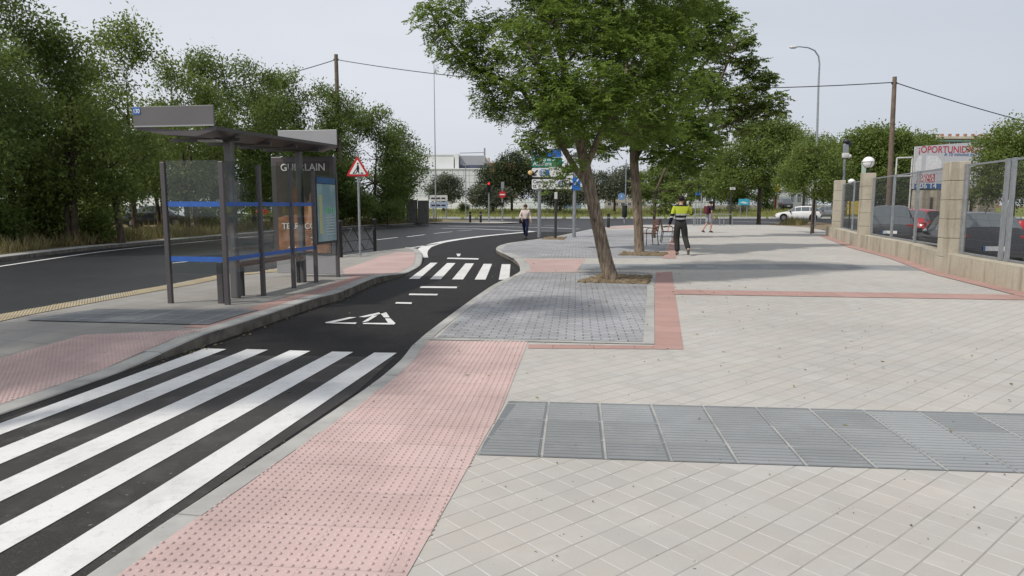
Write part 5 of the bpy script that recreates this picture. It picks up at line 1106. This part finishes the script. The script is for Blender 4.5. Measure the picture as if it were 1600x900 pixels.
for px, lab in ((1094, 'galvanised hoop rail at the foot of the blue bus stop sign'), (1122, 'galvanised hoop rail just right of the walking man'), (1135, 'rightmost galvanised hoop rail, next to the dark post')):
    r_ = copy_tree(rk0); r_.location = (fx(px, 50.5), 50.5, .12); r_['label'] = lab
bp = empty('bus_stop_sign', (fx(1090, 51), 51, .12), 'tall blue bus stop sign on grey poles behind the worker', 'bus stop sign'); q = MB()
for dx_ in (-.16, .25): q.tube([(dx_, 0, 0), (dx_, 0, zat(290, 51))], .04, 8)
q.build('pole', M['galv'], bp, True); q = MB(); q.box((0, -.05, zat(297, 51)-.1), (.42, .08, .75), bev=.02); pp = q.build('panel', M['signblue'], bp); q = MB(); q.box((-.1, -.1, zat(297, 51)), (.14, .02, .4)); q.build('symbol', M['white'], pp)
cs = empty('cyan_sign', (fx(1175.5, 80), 83, .02), 'wide cyan sign board low on the median', 'sign'); q = MB(); q.box((0, 0, zat(316, 83)), (1.25, .08, .72), bev=.02); pp = q.build('panel', M['cyan'], cs); q = MB(); q.plate([(-.5, zat(317, 83)), (-.1, zat(315, 83)), (.5, zat(317.5, 83)), (.1, zat(318.5, 83))], -.05, .006); q.build('stripe', M['white'], pp); q = MB(); q.tube([(-.4, .05, 0), (-.4, .05, 1.8)], .05, 6); q.tube([(.4, .05, 0), (.4, .05, 1.8)], .05, 6); q.build('post', M['galv'], cs, True)
ysn = empty('yellow_sign', (fx(1211, 100), 100, .85), 'yellow roundish sign on a red and white column far right', 'sign'); q = MB(); q.plate([(.62*math.cos(k*math.pi/10), zat(294, 100)-.85+.55*math.sin(k*math.pi/10)) for k in range(20)], -.1, .15); pp = q.build('panel', M['yellow'], ysn); q = MB(); q.box((.02, -.12, zat(294, 100)-.85), (.7, .03, .22)); q.build('print_block', PD, pp); q = MB(); q.box((0, 0, 1.0), (.8, .12, 2.2)); q.build('column', M['white'], ysn); q = MB(); q.box((0, -.08, 1.0), (.25, .05, 2.0)); q.build('stripe', M['red_paint'], ysn)
# cross-braced railing on the island
def railing(label, a, b, z):
    a, b = Vector(a), Vector(b); L = (b-a).length; t = empty('pedestrian_railing', (a.x, a.y, z), label, 'railing', 'cross-braced railings on the island', rz=math.atan2((b-a).y, (b-a).x))
    q = MB(); q.tube([(0, 0, .88), (L, 0, .88)], .022, 6); q.tube([(0, 0, .12), (L, 0, .12)], .018, 6); q.tube([(0, 0, .45), (L, 0, .45)], .012, 5); q.build('rail', M['char'], t)
    q = MB(); k = 3; w_ = L/k
    for i in range(k): q.tube([(i*w_, 0, .14), ((i+1)*w_, 0, .86)], .016, 5); q.tube([((i+1)*w_, 0, .14), (i*w_, 0, .86)], .016, 5)
    q.build('brace', M['char'], t)
    for x in (0, L): q = MB(); q.lathe([(.055, 0), (.055, .98), (.07, 1.0), (.07, 1.06), (.03, 1.1)], c=(x, 0, 0), n=12); q.build('post', M['black'], t, True)
railing('dark cross-braced pedestrian railing behind the warning sign', PH(533, 402, HI), PH(586, 392.5, HI), .08)
# benches by the second trunk
def bench(label, loc, rz):
    t = empty('bench', loc, label, 'bench', 'wooden benches on the pavement', rz=rz); q = MB()
    for i in range(4): q.box((0, -.18+i*.12, .44), (.62, .095, .03), bev=.006)
    q.build('seat', M['wood'], t); q = MB()
    for i in range(4): q.box((0, .24+i*.02, .56+i*.11), (.62, .025, .085), rx=-.2, bev=.006)
    q.build('backrest', M['wood'], t)
    for s_ in (-1, 1):
        q = MB(); q.tube([(s_*.33, -.2, 0), (s_*.33, -.2, .44), (s_*.33, .2, .44), (s_*.33, .32, .96)], .018, 6); q.tube([(s_*.33, .2, .44), (s_*.33, .26, 0)], .018, 6); q.tube([(s_*.33, -.2, .44), (s_*.33, -.22, .58), (s_*.33, -.1, .66), (s_*.33, .2, .62)], .016, 6); q.build('leg', M['char'], t, True)
bench('red-brown wooden bench seen end on beside the second trunk', (*PH(1014, 383, HR), .12), R(-84)); bench('wooden bench with dark metal frame between the trunk and the worker', (*PH(1043, 379, HR), .12), R(82))
# ------------------------------------------------------------------ cars
def car(label, loc, rz, col, L=4.2, Wd=1.74, H=1.45, kind='hatch', plate=None, group='parked cars', sub='car'):
    t = empty('parked_car' if group else 'car', loc, label, sub, group, rz=rz); hl = L/2
    # stations along x: x, bottom, belt, top, half width belt, half width roof
    bt = .92*H/1.45
    if kind == 'hatch': ST = [(-hl, .38, .62, .64, .66, .60), (-hl+.08, .24, .86, .88, .80, .70), (-hl+.30, .20, bt, bt+.16, .84, .66), (-hl+.62, .19, bt+.01, H-.06, .86, .60), (-hl+1.1, .18, bt, H, .865, .585), (-hl+1.9, .18, bt-.01, H, .87, .585), (-hl+2.45, .18, bt-.03, H-.07, .87, .59), (-hl+3.05, .18, bt-.05, bt+.08, .865, .66), (-hl+3.2, .18, bt-.06, bt-.02, .86, .70), (hl-.35, .19, .78, .80, .82, .70), (hl-.08, .24, .64, .66, .74, .62), (hl, .36, .52, .54, .62, .56)]
    else: ST = [(-hl, .38, .70, .72, .68, .60), (-hl+.08, .24, .90, .92, .80, .72), (-hl+.55, .20, .94, .97, .85, .74), (-hl+.80, .19, .94, 1.02, .86, .70), (-hl+1.35, .18, .92, H-.05, .865, .59), (-hl+2.0, .18, .91, H, .87, .58), (-hl+2.6, .18, .89, H-.06, .87, .59), (-hl+3.25, .18, .86, .98, .865, .68), (-hl+3.4, .18, .85, .88, .86, .72), (hl-.35, .19, .76, .78, .82, .70), (hl-.08, .24, .64, .66, .74, .62), (hl, .36, .52, .54, .62, .56)]
    sw = Wd/1.74; n = len(ST); rows = []
    for x, zb2, zl, zt, wb, wr in ST:
        wb *= sw; wr *= sw; mid_ = lerp(zb2, zl, .5)
        half = [(wb*.88, zb2), (wb*.985, zb2+.10), (wb*1.0, mid_), (wb*.985, lerp(mid_, zl, .6)), (wb*.95, zl), (lerp(wb*.95, wr, .12), lerp(zl, zt, .10)), (lerp(wb*.95, wr, .90), lerp(zl, zt, .90)), (wr*.86, zt), (wr*.45, zt+.022), (0, zt+.03)]
        rows.append([(x, y, z) for y, z in half]+[(x, -y, z) for y, z in half[-2::-1]])
    m_ = len(rows[0]); v = [p for r_ in rows for p in r_]; fb, fg = [], []
    green = [i for i in range(n-1) if (ST[i][3]-ST[i][2] > .12 or ST[i+1][3]-ST[i+1][2] > .12)]
    for i in range(n-1):
        for j in range(m_-1):
            f = (i*m_+j, i*m_+j+1, (i+1)*m_+j+1, (i+1)*m_+j); fb.append(f)
            slope = abs(ST[i+1][3]-ST[i][3]) > .22
            if i in green and (j in (5, m_-7) or (slope and 6 <= j <= m_-8)): fg.append((f, j, i))
    fb += [tuple(range(m_)), tuple((n-1)*m_+j for j in range(m_-1, -1, -1))]
    q = MB(); q.add(v, fb+[tuple([i*m_ for i in range(n)]+[i*m_+m_-1 for i in range(n-1, -1, -1)])]); body = q.build('body', carpaint('car_paint', col), t, True)
    # windows lifted a little off the body
    ctr = Vector((0, 0, .8)); gr = {}
    for f, j, i in fg:
        pts = [Vector(v[k]) for k in f]; c_ = sum(pts, Vector())/4; nn = (pts[1]-pts[0]).cross(pts[2]-pts[0])
        if nn.length < 1e-6: continue
        nn.normalize(); nn = nn if nn.dot(c_-ctr) > 0 else -nn
        key = 'L' if j == 5 else 'R' if j == m_-7 else ('rear' if i < n//2 else 'front')
        sh = .94 if key in 'LR' else .985; gr.setdefault(key, MB()).add([c_+(p-c_)*sh+nn*.006 for p in pts], [(0, 1, 2, 3)])
    for key, q in gr.items(): q.build({'L': 'side_windows', 'R': 'side_windows', 'rear': 'rear_window', 'front': 'windscreen'}[key], M['carglass'], t)
    for x in (-hl+.78, hl-.80):
        for s_ in (-1, 1):
            q = MB(); RX = Matrix.Rotation(R(90), 3, 'X'); yc = s_*(Wd/2-.09)
            q.lathe([(.19, -.1), (.30, -.1), (.315, -.07), (.315, .07), (.30, .1), (.19, .1)], c=(x, yc, .315), n=22, M=RX); wh = q.build('wheel', M['rubber'], t, True)
            q = MB(); q.lathe([(.195, -.104), (.205, -.04), (.205, .04), (.195, .104)], c=(x, yc, .315), n=18, M=RX); q.build('rim', M['rim'], wh, True)
            q = MB(); q.lathe([(.385, -.012), (.385, .012)], c=(x, s_*(Wd/2*.995), .36), n=22, M=RX); q.build('wheel_arch', M['black'], t)
    for s_ in (-1, 1):
        q = MB(); q.box((-hl+.13, s_*(Wd/2-.20), .82), (.12, .26, .20), bev=.03); q.build('tail_light', LTM, t); q = MB(); q.box((hl-.16, s_*(Wd/2-.26), .66), (.16, .28, .13), bev=.03); q.build('headlight', M['globe'], t)
        q = MB(); q.box((.75, s_*(Wd/2+.06), bt+.02), (.12, .2, .13), bev=.03); q.build('mirror', M['black'], t)
    q = MB(); q.box((-hl-.005, 0, .46), (.07, Wd*.84, .16), bev=.03); q.build('bumper', M['char'], t); q = MB(); q.box((hl-.01, 0, .42), (.08, Wd*.78, .16), bev=.03); q.build('bumper', M['char'], t)
    q = MB(); q.box((-hl-.047, 0, .56 if kind != 'hatch' else .60), (.012, .52, .115)); pl_ = q.build('number_plate', M['white'], t)
    q = MB(); q.box((-hl-.0555, .24, .56 if kind != 'hatch' else .60), (.006, .04, .112)); q.build('blue_band', M['signblue'], pl_)
    q = MB(); q.tube([(-hl+.75, 0, H), (-hl+.62, 0, H+.16)], .007, 5); q.build('aerial', M['black'], t)
    return t
LTM = plain('tail_light_red', (.22, .01, .012), .2, .6)
GC = 'cars in the fenced car park'
zl = -.045
def car_at(label, px, Y, rz, col, **k): x = at(px, 330, Y)[0]; return car(label, (x, Y, zl), R(rz), col, **k)
car('black hatchback nearest behind the right fence bay', (12.35, 18.9, zl), R(75), (.008, .008, .010), group=GC, H=1.46, L=4.1)
car_at('dark grey people carrier behind the middle fence bay', 1391, 29.0, 62, (.028, .032, .037), group=GC, H=1.62, L=4.2, Wd=1.75)
car_at('red hatchback between the grey and the black car', 1442, 31.5, 40, (.40, .015, .02), group=GC, H=1.46, L=3.9)
zl = .02
car_at('white car standing on the side road near the small tree', 1247, 70, 160, (.80, .80, .80), group=None, kind='hatch', L=4.3)
car_at('grey car beyond the white car', 1290, 84, 180, (.20, .21, .22), group=None, kind='hatch', L=4.1)
zl = .85
car_at('black off-road car parked below the yellow sign', 1221, 104, 95, (.015, .015, .017), group=None, H=1.75, L=4.0)
zl = .12
GL = 'cars parked behind the left trees'
car_at('pale car parked left behind the verge trees', 196, 52, 10, (.55, .57, .60), group=GL); car_at('dark car with bright windscreen behind the verge trees', 245, 47, 15, (.02, .022, .028), group=GL, kind='saloon')
car_at('silver car seen through the shelter glass', 352, 58, 10, (.6, .61, .62), group=GL); car_at('red car seen through the shelter glass', 414, 62, 100, (.5, .03, .03), group=GL)
# ------------------------------------------------------------------ people
def skin(name, verts, edges, radii, mat, parent, sub=2, mats=None, pick=None):
    me = bpy.data.meshes.new(name+'_cage'); me.from_pydata(verts, edges, []); o = bpy.data.objects.new(name+'_cage', me); sc.collection.objects.link(o)
    md = o.modifiers.new('skin', 'SKIN'); md.use_smooth_shade = True
    for i, r in enumerate(radii):
        sv = me.skin_vertices[0].data[i]; sv.radius = (r, r) if not hasattr(r, '__len__') else r; sv.use_root = (i == 0)
    s2 = o.modifiers.new('sub', 'SUBSURF'); s2.levels = sub; s2.render_levels = sub
    dg = bpy.context.evaluated_depsgraph_get(); dg.update(); m2_ = bpy.data.meshes.new_from_object(o.evaluated_get(dg)); m2_.name = name
    bpy.data.objects.remove(o); bpy.data.meshes.remove(me); m2_.materials.clear()
    for m in (mats or [mat]): m2_.materials.append(m)
    if pick:
        for p in m2_.polygons: p.material_index = pick(p.center)
    n = bpy.data.objects.new(name, m2_); sc.collection.objects.link(n); n.parent = parent; return n
SK = plain('skin', (.45, .26, .18), .55, .4, 0, .05); HAIR = plain('dark_hair', (.012, .009, .008), .7, .3, 0, .2, 30); HB = plain('brown_hair', (.07, .04, .025), .7, .3, 0, .2, 30)
def person(label, loc, rz, J, cloth, h=1.75, face=True, hair=HAIR, sc_=1.0):
    """figure faces +y in its own frame; J = joint table"""
    t = empty('person', loc, label, 'person', rz=rz); K = {k: Vector(v)*sc_ for k, v in J.items()}
    names = []; V = []; E_ = []; Rd = []
    def add(n, r, link=None, p=None):
        V.append(tuple(p if p is not None else K[n])); Rd.append(r if not hasattr(r, '__len__') else tuple(r)); names.append(n)
        if link is not None: E_.append((names.index(link), len(V)-1))
    add('pelvis', (.125, .095)); add('spine', (.12, .09), 'pelvis'); add('chest', (.145, .105), 'spine'); add('neck0', (.075, .07), 'chest'); add('neck', .052, 'neck0')
    add('jaw', (.06, .065), 'neck', K['head']+Vector((0, .015, -.06))); add('skull', (.082, .098), 'jaw', K['head']+Vector((0, -.005, .045))); add('crownp', (.05, .06), 'skull', K['head']+Vector((0, -.01, .105)))
    for s_ in 'LR':
        add('sh'+s_, .06, 'neck0' if False else 'chest'); add('el'+s_, .04, 'sh'+s_); add('wr'+s_, .026, 'el'+s_)
        d = (K['wr'+s_]-K['el'+s_]).normalized(); pm_ = K['wr'+s_]+d*.07; add('palm'+s_, (.036, .018), 'wr'+s_, pm_)
        sd = d.cross(Vector((0, 1, 0))); sd = (sd if sd.length > .1 else d.cross(Vector((1, 0, 0)))).normalized(); fw = sd.cross(d).normalized()
        for k, (o_, l_) in enumerate([(-.028, .065), (-.009, .078), (.010, .074), (.028, .058)]):
            a_ = 'f%s%d' % (s_, k); add(a_+'a', .0085, 'palm'+s_, pm_+fw*o_+d*.035); add(a_+'b', .008, a_+'a', pm_+fw*o_*1.15+d*(.035+l_*.55)); add(a_+'c', .007, a_+'b', pm_+fw*o_*1.15+d*(.035+l_*.9)+sd*.022)
        add('t%sa' % s_, .010, 'palm'+s_, pm_+fw*.045-d*.01); add('t%sb' % s_, .009, 't%sa' % s_, pm_+fw*.062+d*.035)
        add('hip'+s_, .085, 'pelvis'); add('kn'+s_, .056, 'hip'+s_); add('an'+s_, .038, 'kn'+s_)
        add('toe'+s_, .032, 'an'+s_)
    skin('body', V, E_, Rd, SK, t)
    hd = K['head']
    q = MB(); q.ball((hd.x, hd.y-.018, hd.z+.052), 1, 16, 10, (.098, .112, .088)); 
    if 'bun' in cloth: q.ball((hd.x, hd.y-.07, hd.z-.02), .06, 10, 8)
    hr = q.build('hair', hair, t, True)
    if face:
        q = MB()
        for s_ in (-1, 1): q.ball((hd.x+s_*.032, hd.y+.085, hd.z+.012), .011, 8, 6)
        q.build('eyes', M['black'], t, True); q = MB(); q.tube([(hd.x, hd.y+.083, hd.z+.015), (hd.x, hd.y+.112, hd.z-.022), (hd.x, hd.y+.09, hd.z-.03)], [.008, .014, .008], 6); q.build('nose', SK, t, True)
        q = MB(); q.ball((hd.x, hd.y+.078, hd.z-.057), .02, 8, 6, (1.1, .5, .3)); q.build('mouth', plain('lips', (.35, .10, .09), .5), t, True)
    q = MB()
    for s_ in (-1, 1): q.ball((hd.x+s_*.088, hd.y, hd.z), .025, 8, 6, (.4, .8, 1.2))
    q.build('ears', SK, t, True)
    return t, K
def limbs(K, chain): return [tuple(K[c]) if isinstance(c, str) else tuple(c) for c in chain]
def trousers(t, K, mat, r=(.145, .095, .068), end=.97, name='trousers', hem=.060):
    V = [tuple(K['spine'].lerp(K['pelvis'], .25)), tuple(K['pelvis'])]; E_ = [(0, 1)]; Rd = [(.138, .11), (r[0], .122)]
    for s_ in 'LR':
        i = len(V); kn, an = K['kn'+s_], K['an'+s_]; V += [tuple(K['hip'+s_]), tuple(K['hip'+s_].lerp(kn, .5)), tuple(kn), tuple(kn.lerp(an, .5)), tuple(kn.lerp(an, end))] if end > 0 else [tuple(K['hip'+s_]), tuple(K['hip'+s_].lerp(kn, .55)), tuple(kn.lerp(an, .02))]
        Rd += [r[1], r[1]*.92, r[2], r[2]*.95, hem] if end > 0 else [r[1], r[1], r[1]*.95]
        E_ += [(1, i)]+[(k, k+1) for k in range(i, len(V)-1)]
    return skin(name, V, E_, Rd, mat, t)
def jacket(t, K, mat=None, sleeves=True, r=(.145, .165), name='jacket', mats=None, pick=None, sl=.95, short=False, sub=2):
    V = [tuple(K['pelvis']+Vector((0, 0, -.06))), tuple(K['spine']), tuple(K['chest']), tuple(K['neck0'].lerp(K['neck'], .25))]; E_ = [(0, 1), (1, 2), (2, 3)]; Rd = [(r[0], r[0]*.82), (r[0], r[0]*.8), (r[1], r[1]*.78), (.075, .07)]
    for s_ in 'LR':
        i = len(V); el, wr_ = K['el'+s_], K['wr'+s_]
        if short: V += [tuple(K['sh'+s_]), tuple(K['sh'+s_].lerp(el, .7))]; Rd += [.075, .062]
        else: V += [tuple(K['sh'+s_]), tuple(K['sh'+s_].lerp(el, .5)), tuple(el), tuple(el.lerp(wr_, .5)), tuple(el.lerp(wr_, sl))]; Rd += [.078, .068, .058, .052, .044]
        E_ += [(2, i)]+[(k, k+1) for k in range(i, len(V)-1)]
    return skin(name, V, E_, Rd, mat, t, sub=sub, mats=mats, pick=pick)
def shoes(t, K, mat):
    for s_ in 'LR':
        an, toe = K['an'+s_], K['toe'+s_]; d = (toe-an); d.normalize(); back_ = an-Vector((d.x, d.y, 0))*.06; q = skin('shoe', [tuple(an+Vector((0, 0, .01))), tuple(lerp_v(an, toe, .5)), tuple(toe+d*.03), tuple(back_+Vector((0, 0, toe.z-an.z)) if abs(d.z) < .8 else an+Vector((0, -.02, -.03)))], [(0, 1), (1, 2), (0, 3)], [.048, .045, .038, .04], mat, t)
def lerp_v(a, b, t): return a+(b-a)*t
# worker walking away, right arm raised to the ear
JW = dict(pelvis=(0, 0, .95), spine=(0, 0, 1.14), chest=(0, .01, 1.34), neck0=(0, .02, 1.48), neck=(0, .03, 1.54), head=(.01, .05, 1.64),
          shL=(-.19, .01, 1.42), elL=(-.27, -.04, 1.14), wrL=(-.33, .02, .90), shR=(.19, .01, 1.42), elR=(.335, .06, 1.22), wrR=(.26, .18, 1.46),
          hipL=(-.09, 0, .90), knL=(-.09, .08, .50), anL=(-.06, .05, .09), toeL=(-.06, .20, .035), hipR=(.09, 0, .90), knR=(.15, .03, .52), anR=(.20, -.27, .20), toeR=(.21, -.23, .05))
wk, K = person('worker in yellow and navy hi-vis jacket walking away with one hand raised to the ear', (*PH(1062, 399, HR), .12), R(-4), JW, [], sc_=1.0)
YL = plain('hi_vis_yellow', (.40, .46, .035), .7, .3, 0, .08); NV = plain('navy_cloth', (.012, .014, .022), .85, .2, 0, .15); GRY = plain('dark_work_trousers', (.035, .035, .033), .9, .2, 0, .2); REF = plain('reflective_band', (.38, .39, .37), .5, .4)
def pk(c):
    z = c.z; torso = abs(c.x) < .19
    if torso: return 0 if z > 1.235 and z < 1.455 else 2 if (1.19 < z <= 1.235 or 1.075 < z < 1.12) else 1
    if c.x < 0: return 0 if 1.24 < z < 1.47 else 2 if 1.12 < z < 1.165 else 1
    return 0 if (z > 1.22 and c.x < .33) else 1
jacket(wk, K, r=(.165, .175), mats=[YL, NV, REF], pick=pk, sub=4); trousers(wk, K, GRY, r=(.175, .12, .09), hem=.08); shoes(wk, K, plain('worn_boot', (.15, .13, .11), .8))
q = MB(); q.box((.24, .20, 1.56), (.05, .07, .10), bev=.012); tag(q.build('phone', M['white']), 'small pale phone held to the ear by the worker', 'phone').location = wk.location
# man walking to the right
JM = dict(pelvis=(0, 0, .93), spine=(0, .01, 1.12), chest=(0, .03, 1.30), neck0=(0, .05, 1.44), neck=(0, .07, 1.49), head=(0, .11, 1.58),
          shL=(-.18, .03, 1.38), elL=(-.21, .10, 1.12), wrL=(-.20, .26, .92), shR=(.18, .03, 1.38), elR=(.21, .0, 1.10), wrR=(.21, .10, .86),
          hipL=(-.09, 0, .89), knL=(-.09, -.06, .50), anL=(-.08, -.33, .13), toeL=(-.08, -.22, .04), hipR=(.09, 0, .89), knR=(.09, .10, .49), anR=(.08, .05, .08), toeR=(.08, .20, .035))
mw, K = person('man in dark T-shirt and grey shorts walking right with a red backpack', (*PH(1107, 363.5, HR), .12), R(-68), JM, [], sc_=1.0)
jacket(mw, K, plain('dark_plum_tshirt', (.03, .02, .045), .85, .2), r=(.14, .16), name='t_shirt', short=True); trousers(mw, K, plain('grey_shorts', (.28, .29, .31), .85, .2), end=0, name='shorts', r=(.15, .105, .08)); shoes(mw, K, M['black'])
bpk = MB(); bpk.box((0, -.20, 1.22), (.30, .17, .42), bev=.05); ob_ = bpk.build('backpack', plain('dark_red_nylon', (.10, .02, .025), .8), None, True); tag(ob_, 'dark red backpack worn by the walking man', 'backpack'); ob_.location = mw.location; ob_.rotation_euler = mw.rotation_euler
q = MB(); q.lathe([(.100, .0), (.103, .05), (.08, .10), (.02, .118)], c=(0, .10, 1.60), n=16); q.box((0, .22, 1.615), (.15, .12, .012), bev=.004); tag(q.build('cap', M['black'], mw, True))
# woman on the lane coming this way
JF = dict(pelvis=(0, 0, .90), spine=(0, 0, 1.07), chest=(0, 0, 1.24), neck0=(0, 0, 1.37), neck=(0, .01, 1.42), head=(0, .02, 1.51),
          shL=(-.165, 0, 1.31), elL=(-.23, -.02, 1.06), wrL=(-.27, .06, .84), shR=(.165, 0, 1.31), elR=(.25, .04, 1.08), wrR=(.17, .15, .94),
          hipL=(-.085, 0, .86), knL=(-.08, .10, .47), anL=(-.05, .06, .085), toeL=(-.05, .20, .035), hipR=(.085, 0, .86), knR=(.07, -.02, .47), anR=(.05, -.25, .16), toeR=(.05, -.16, .04))
wm, K = person('woman in pink blouse and dark jeans walking towards the camera on the bus lane', (*P(821, 373.5), .004), R(172), JF, ['bun'], hair=HB, sc_=1.0)
jacket(wm, K, plain('pale_pink_blouse', (.68, .58, .55), .8, .2, 0, .14, 9), r=(.135, .15), name='blouse', sl=.6); trousers(wm, K, plain('dark_jeans', (.018, .025, .06), .85, .2), r=(.145, .095, .065), hem=.05); shoes(wm, K, M['black'])
q = MB(); q.box((.225, .03, .86), (.12, .28, .24), bev=.03); hb = q.build('handbag', M['black'], None, True); tag(hb, 'black shoulder bag hanging at the woman\'s hip', 'bag'); hb.location = wm.location; hb.rotation_euler = wm.rotation_euler
q = MB(); q.tube([(.225, -.08, .96), (.20, -.03, 1.25), (.16, 0, 1.375), (.21, .06, 1.25), (.225, .13, .96)], .008, 5); s_ = q.build('strap', M['black'], hb)
# loose pebbles and a few leaves on the paving
rg = random.Random(9); q = MB()
for i in range(150):
    x, y = rg.uniform(-1.3, 6), rg.uniform(2.9, 9)**1.0; q.ball((x, y, .0235+.004), rg.uniform(.003, .0075), 6, 4, (1, rg.uniform(.6, 1), .6))
for i in range(120):
    t_ = rg.random(); a_, b_ = Vector(k_near[2]), Vector(k_near[8]); p = a_.lerp(b_, t_)+Vector((-rg.uniform(-.06, .05), 0)); q.ball((p.x, p.y, .012), rg.uniform(.003, .008), 6, 4, (1, .8, .6))
tag(q.build('pebbles', plain('grit', (.16, .14, .12), .9, .2, 0, .5, 40)), kind='stuff')

rg = np.random.default_rng(4); n = 420
xy = [(rg.normal(1.6, 1.6), rg.normal(13.5, 3.0)) for _ in range(220)]+[(rg.uniform(-1, 6), rg.uniform(4, 22)) for _ in range(120)]
a_ = [Vector(p) for p in IK if 7 < p[1] < 15]
xy += [(p.x+rg.uniform(.02, .16), p.y+rg.uniform(-.4, .4)) for p in a_ for _ in range(6)]
xy = [(x, y) for x, y in xy if y > 3]; n = len(xy)
cen = np.array([(x, y, (.004 if x < -1.6 else HR(x, y))+.014) for x, y in xy]); dd = rg.normal(size=(n, 3)); dd[:, 2] *= .12
o = leaf_mesh('fallen_leaves', cen, dd, .025+.03*rg.random(n), .012+.012*rg.random(n), M['leaf_dry'], rg); o['kind'] = 'stuff'
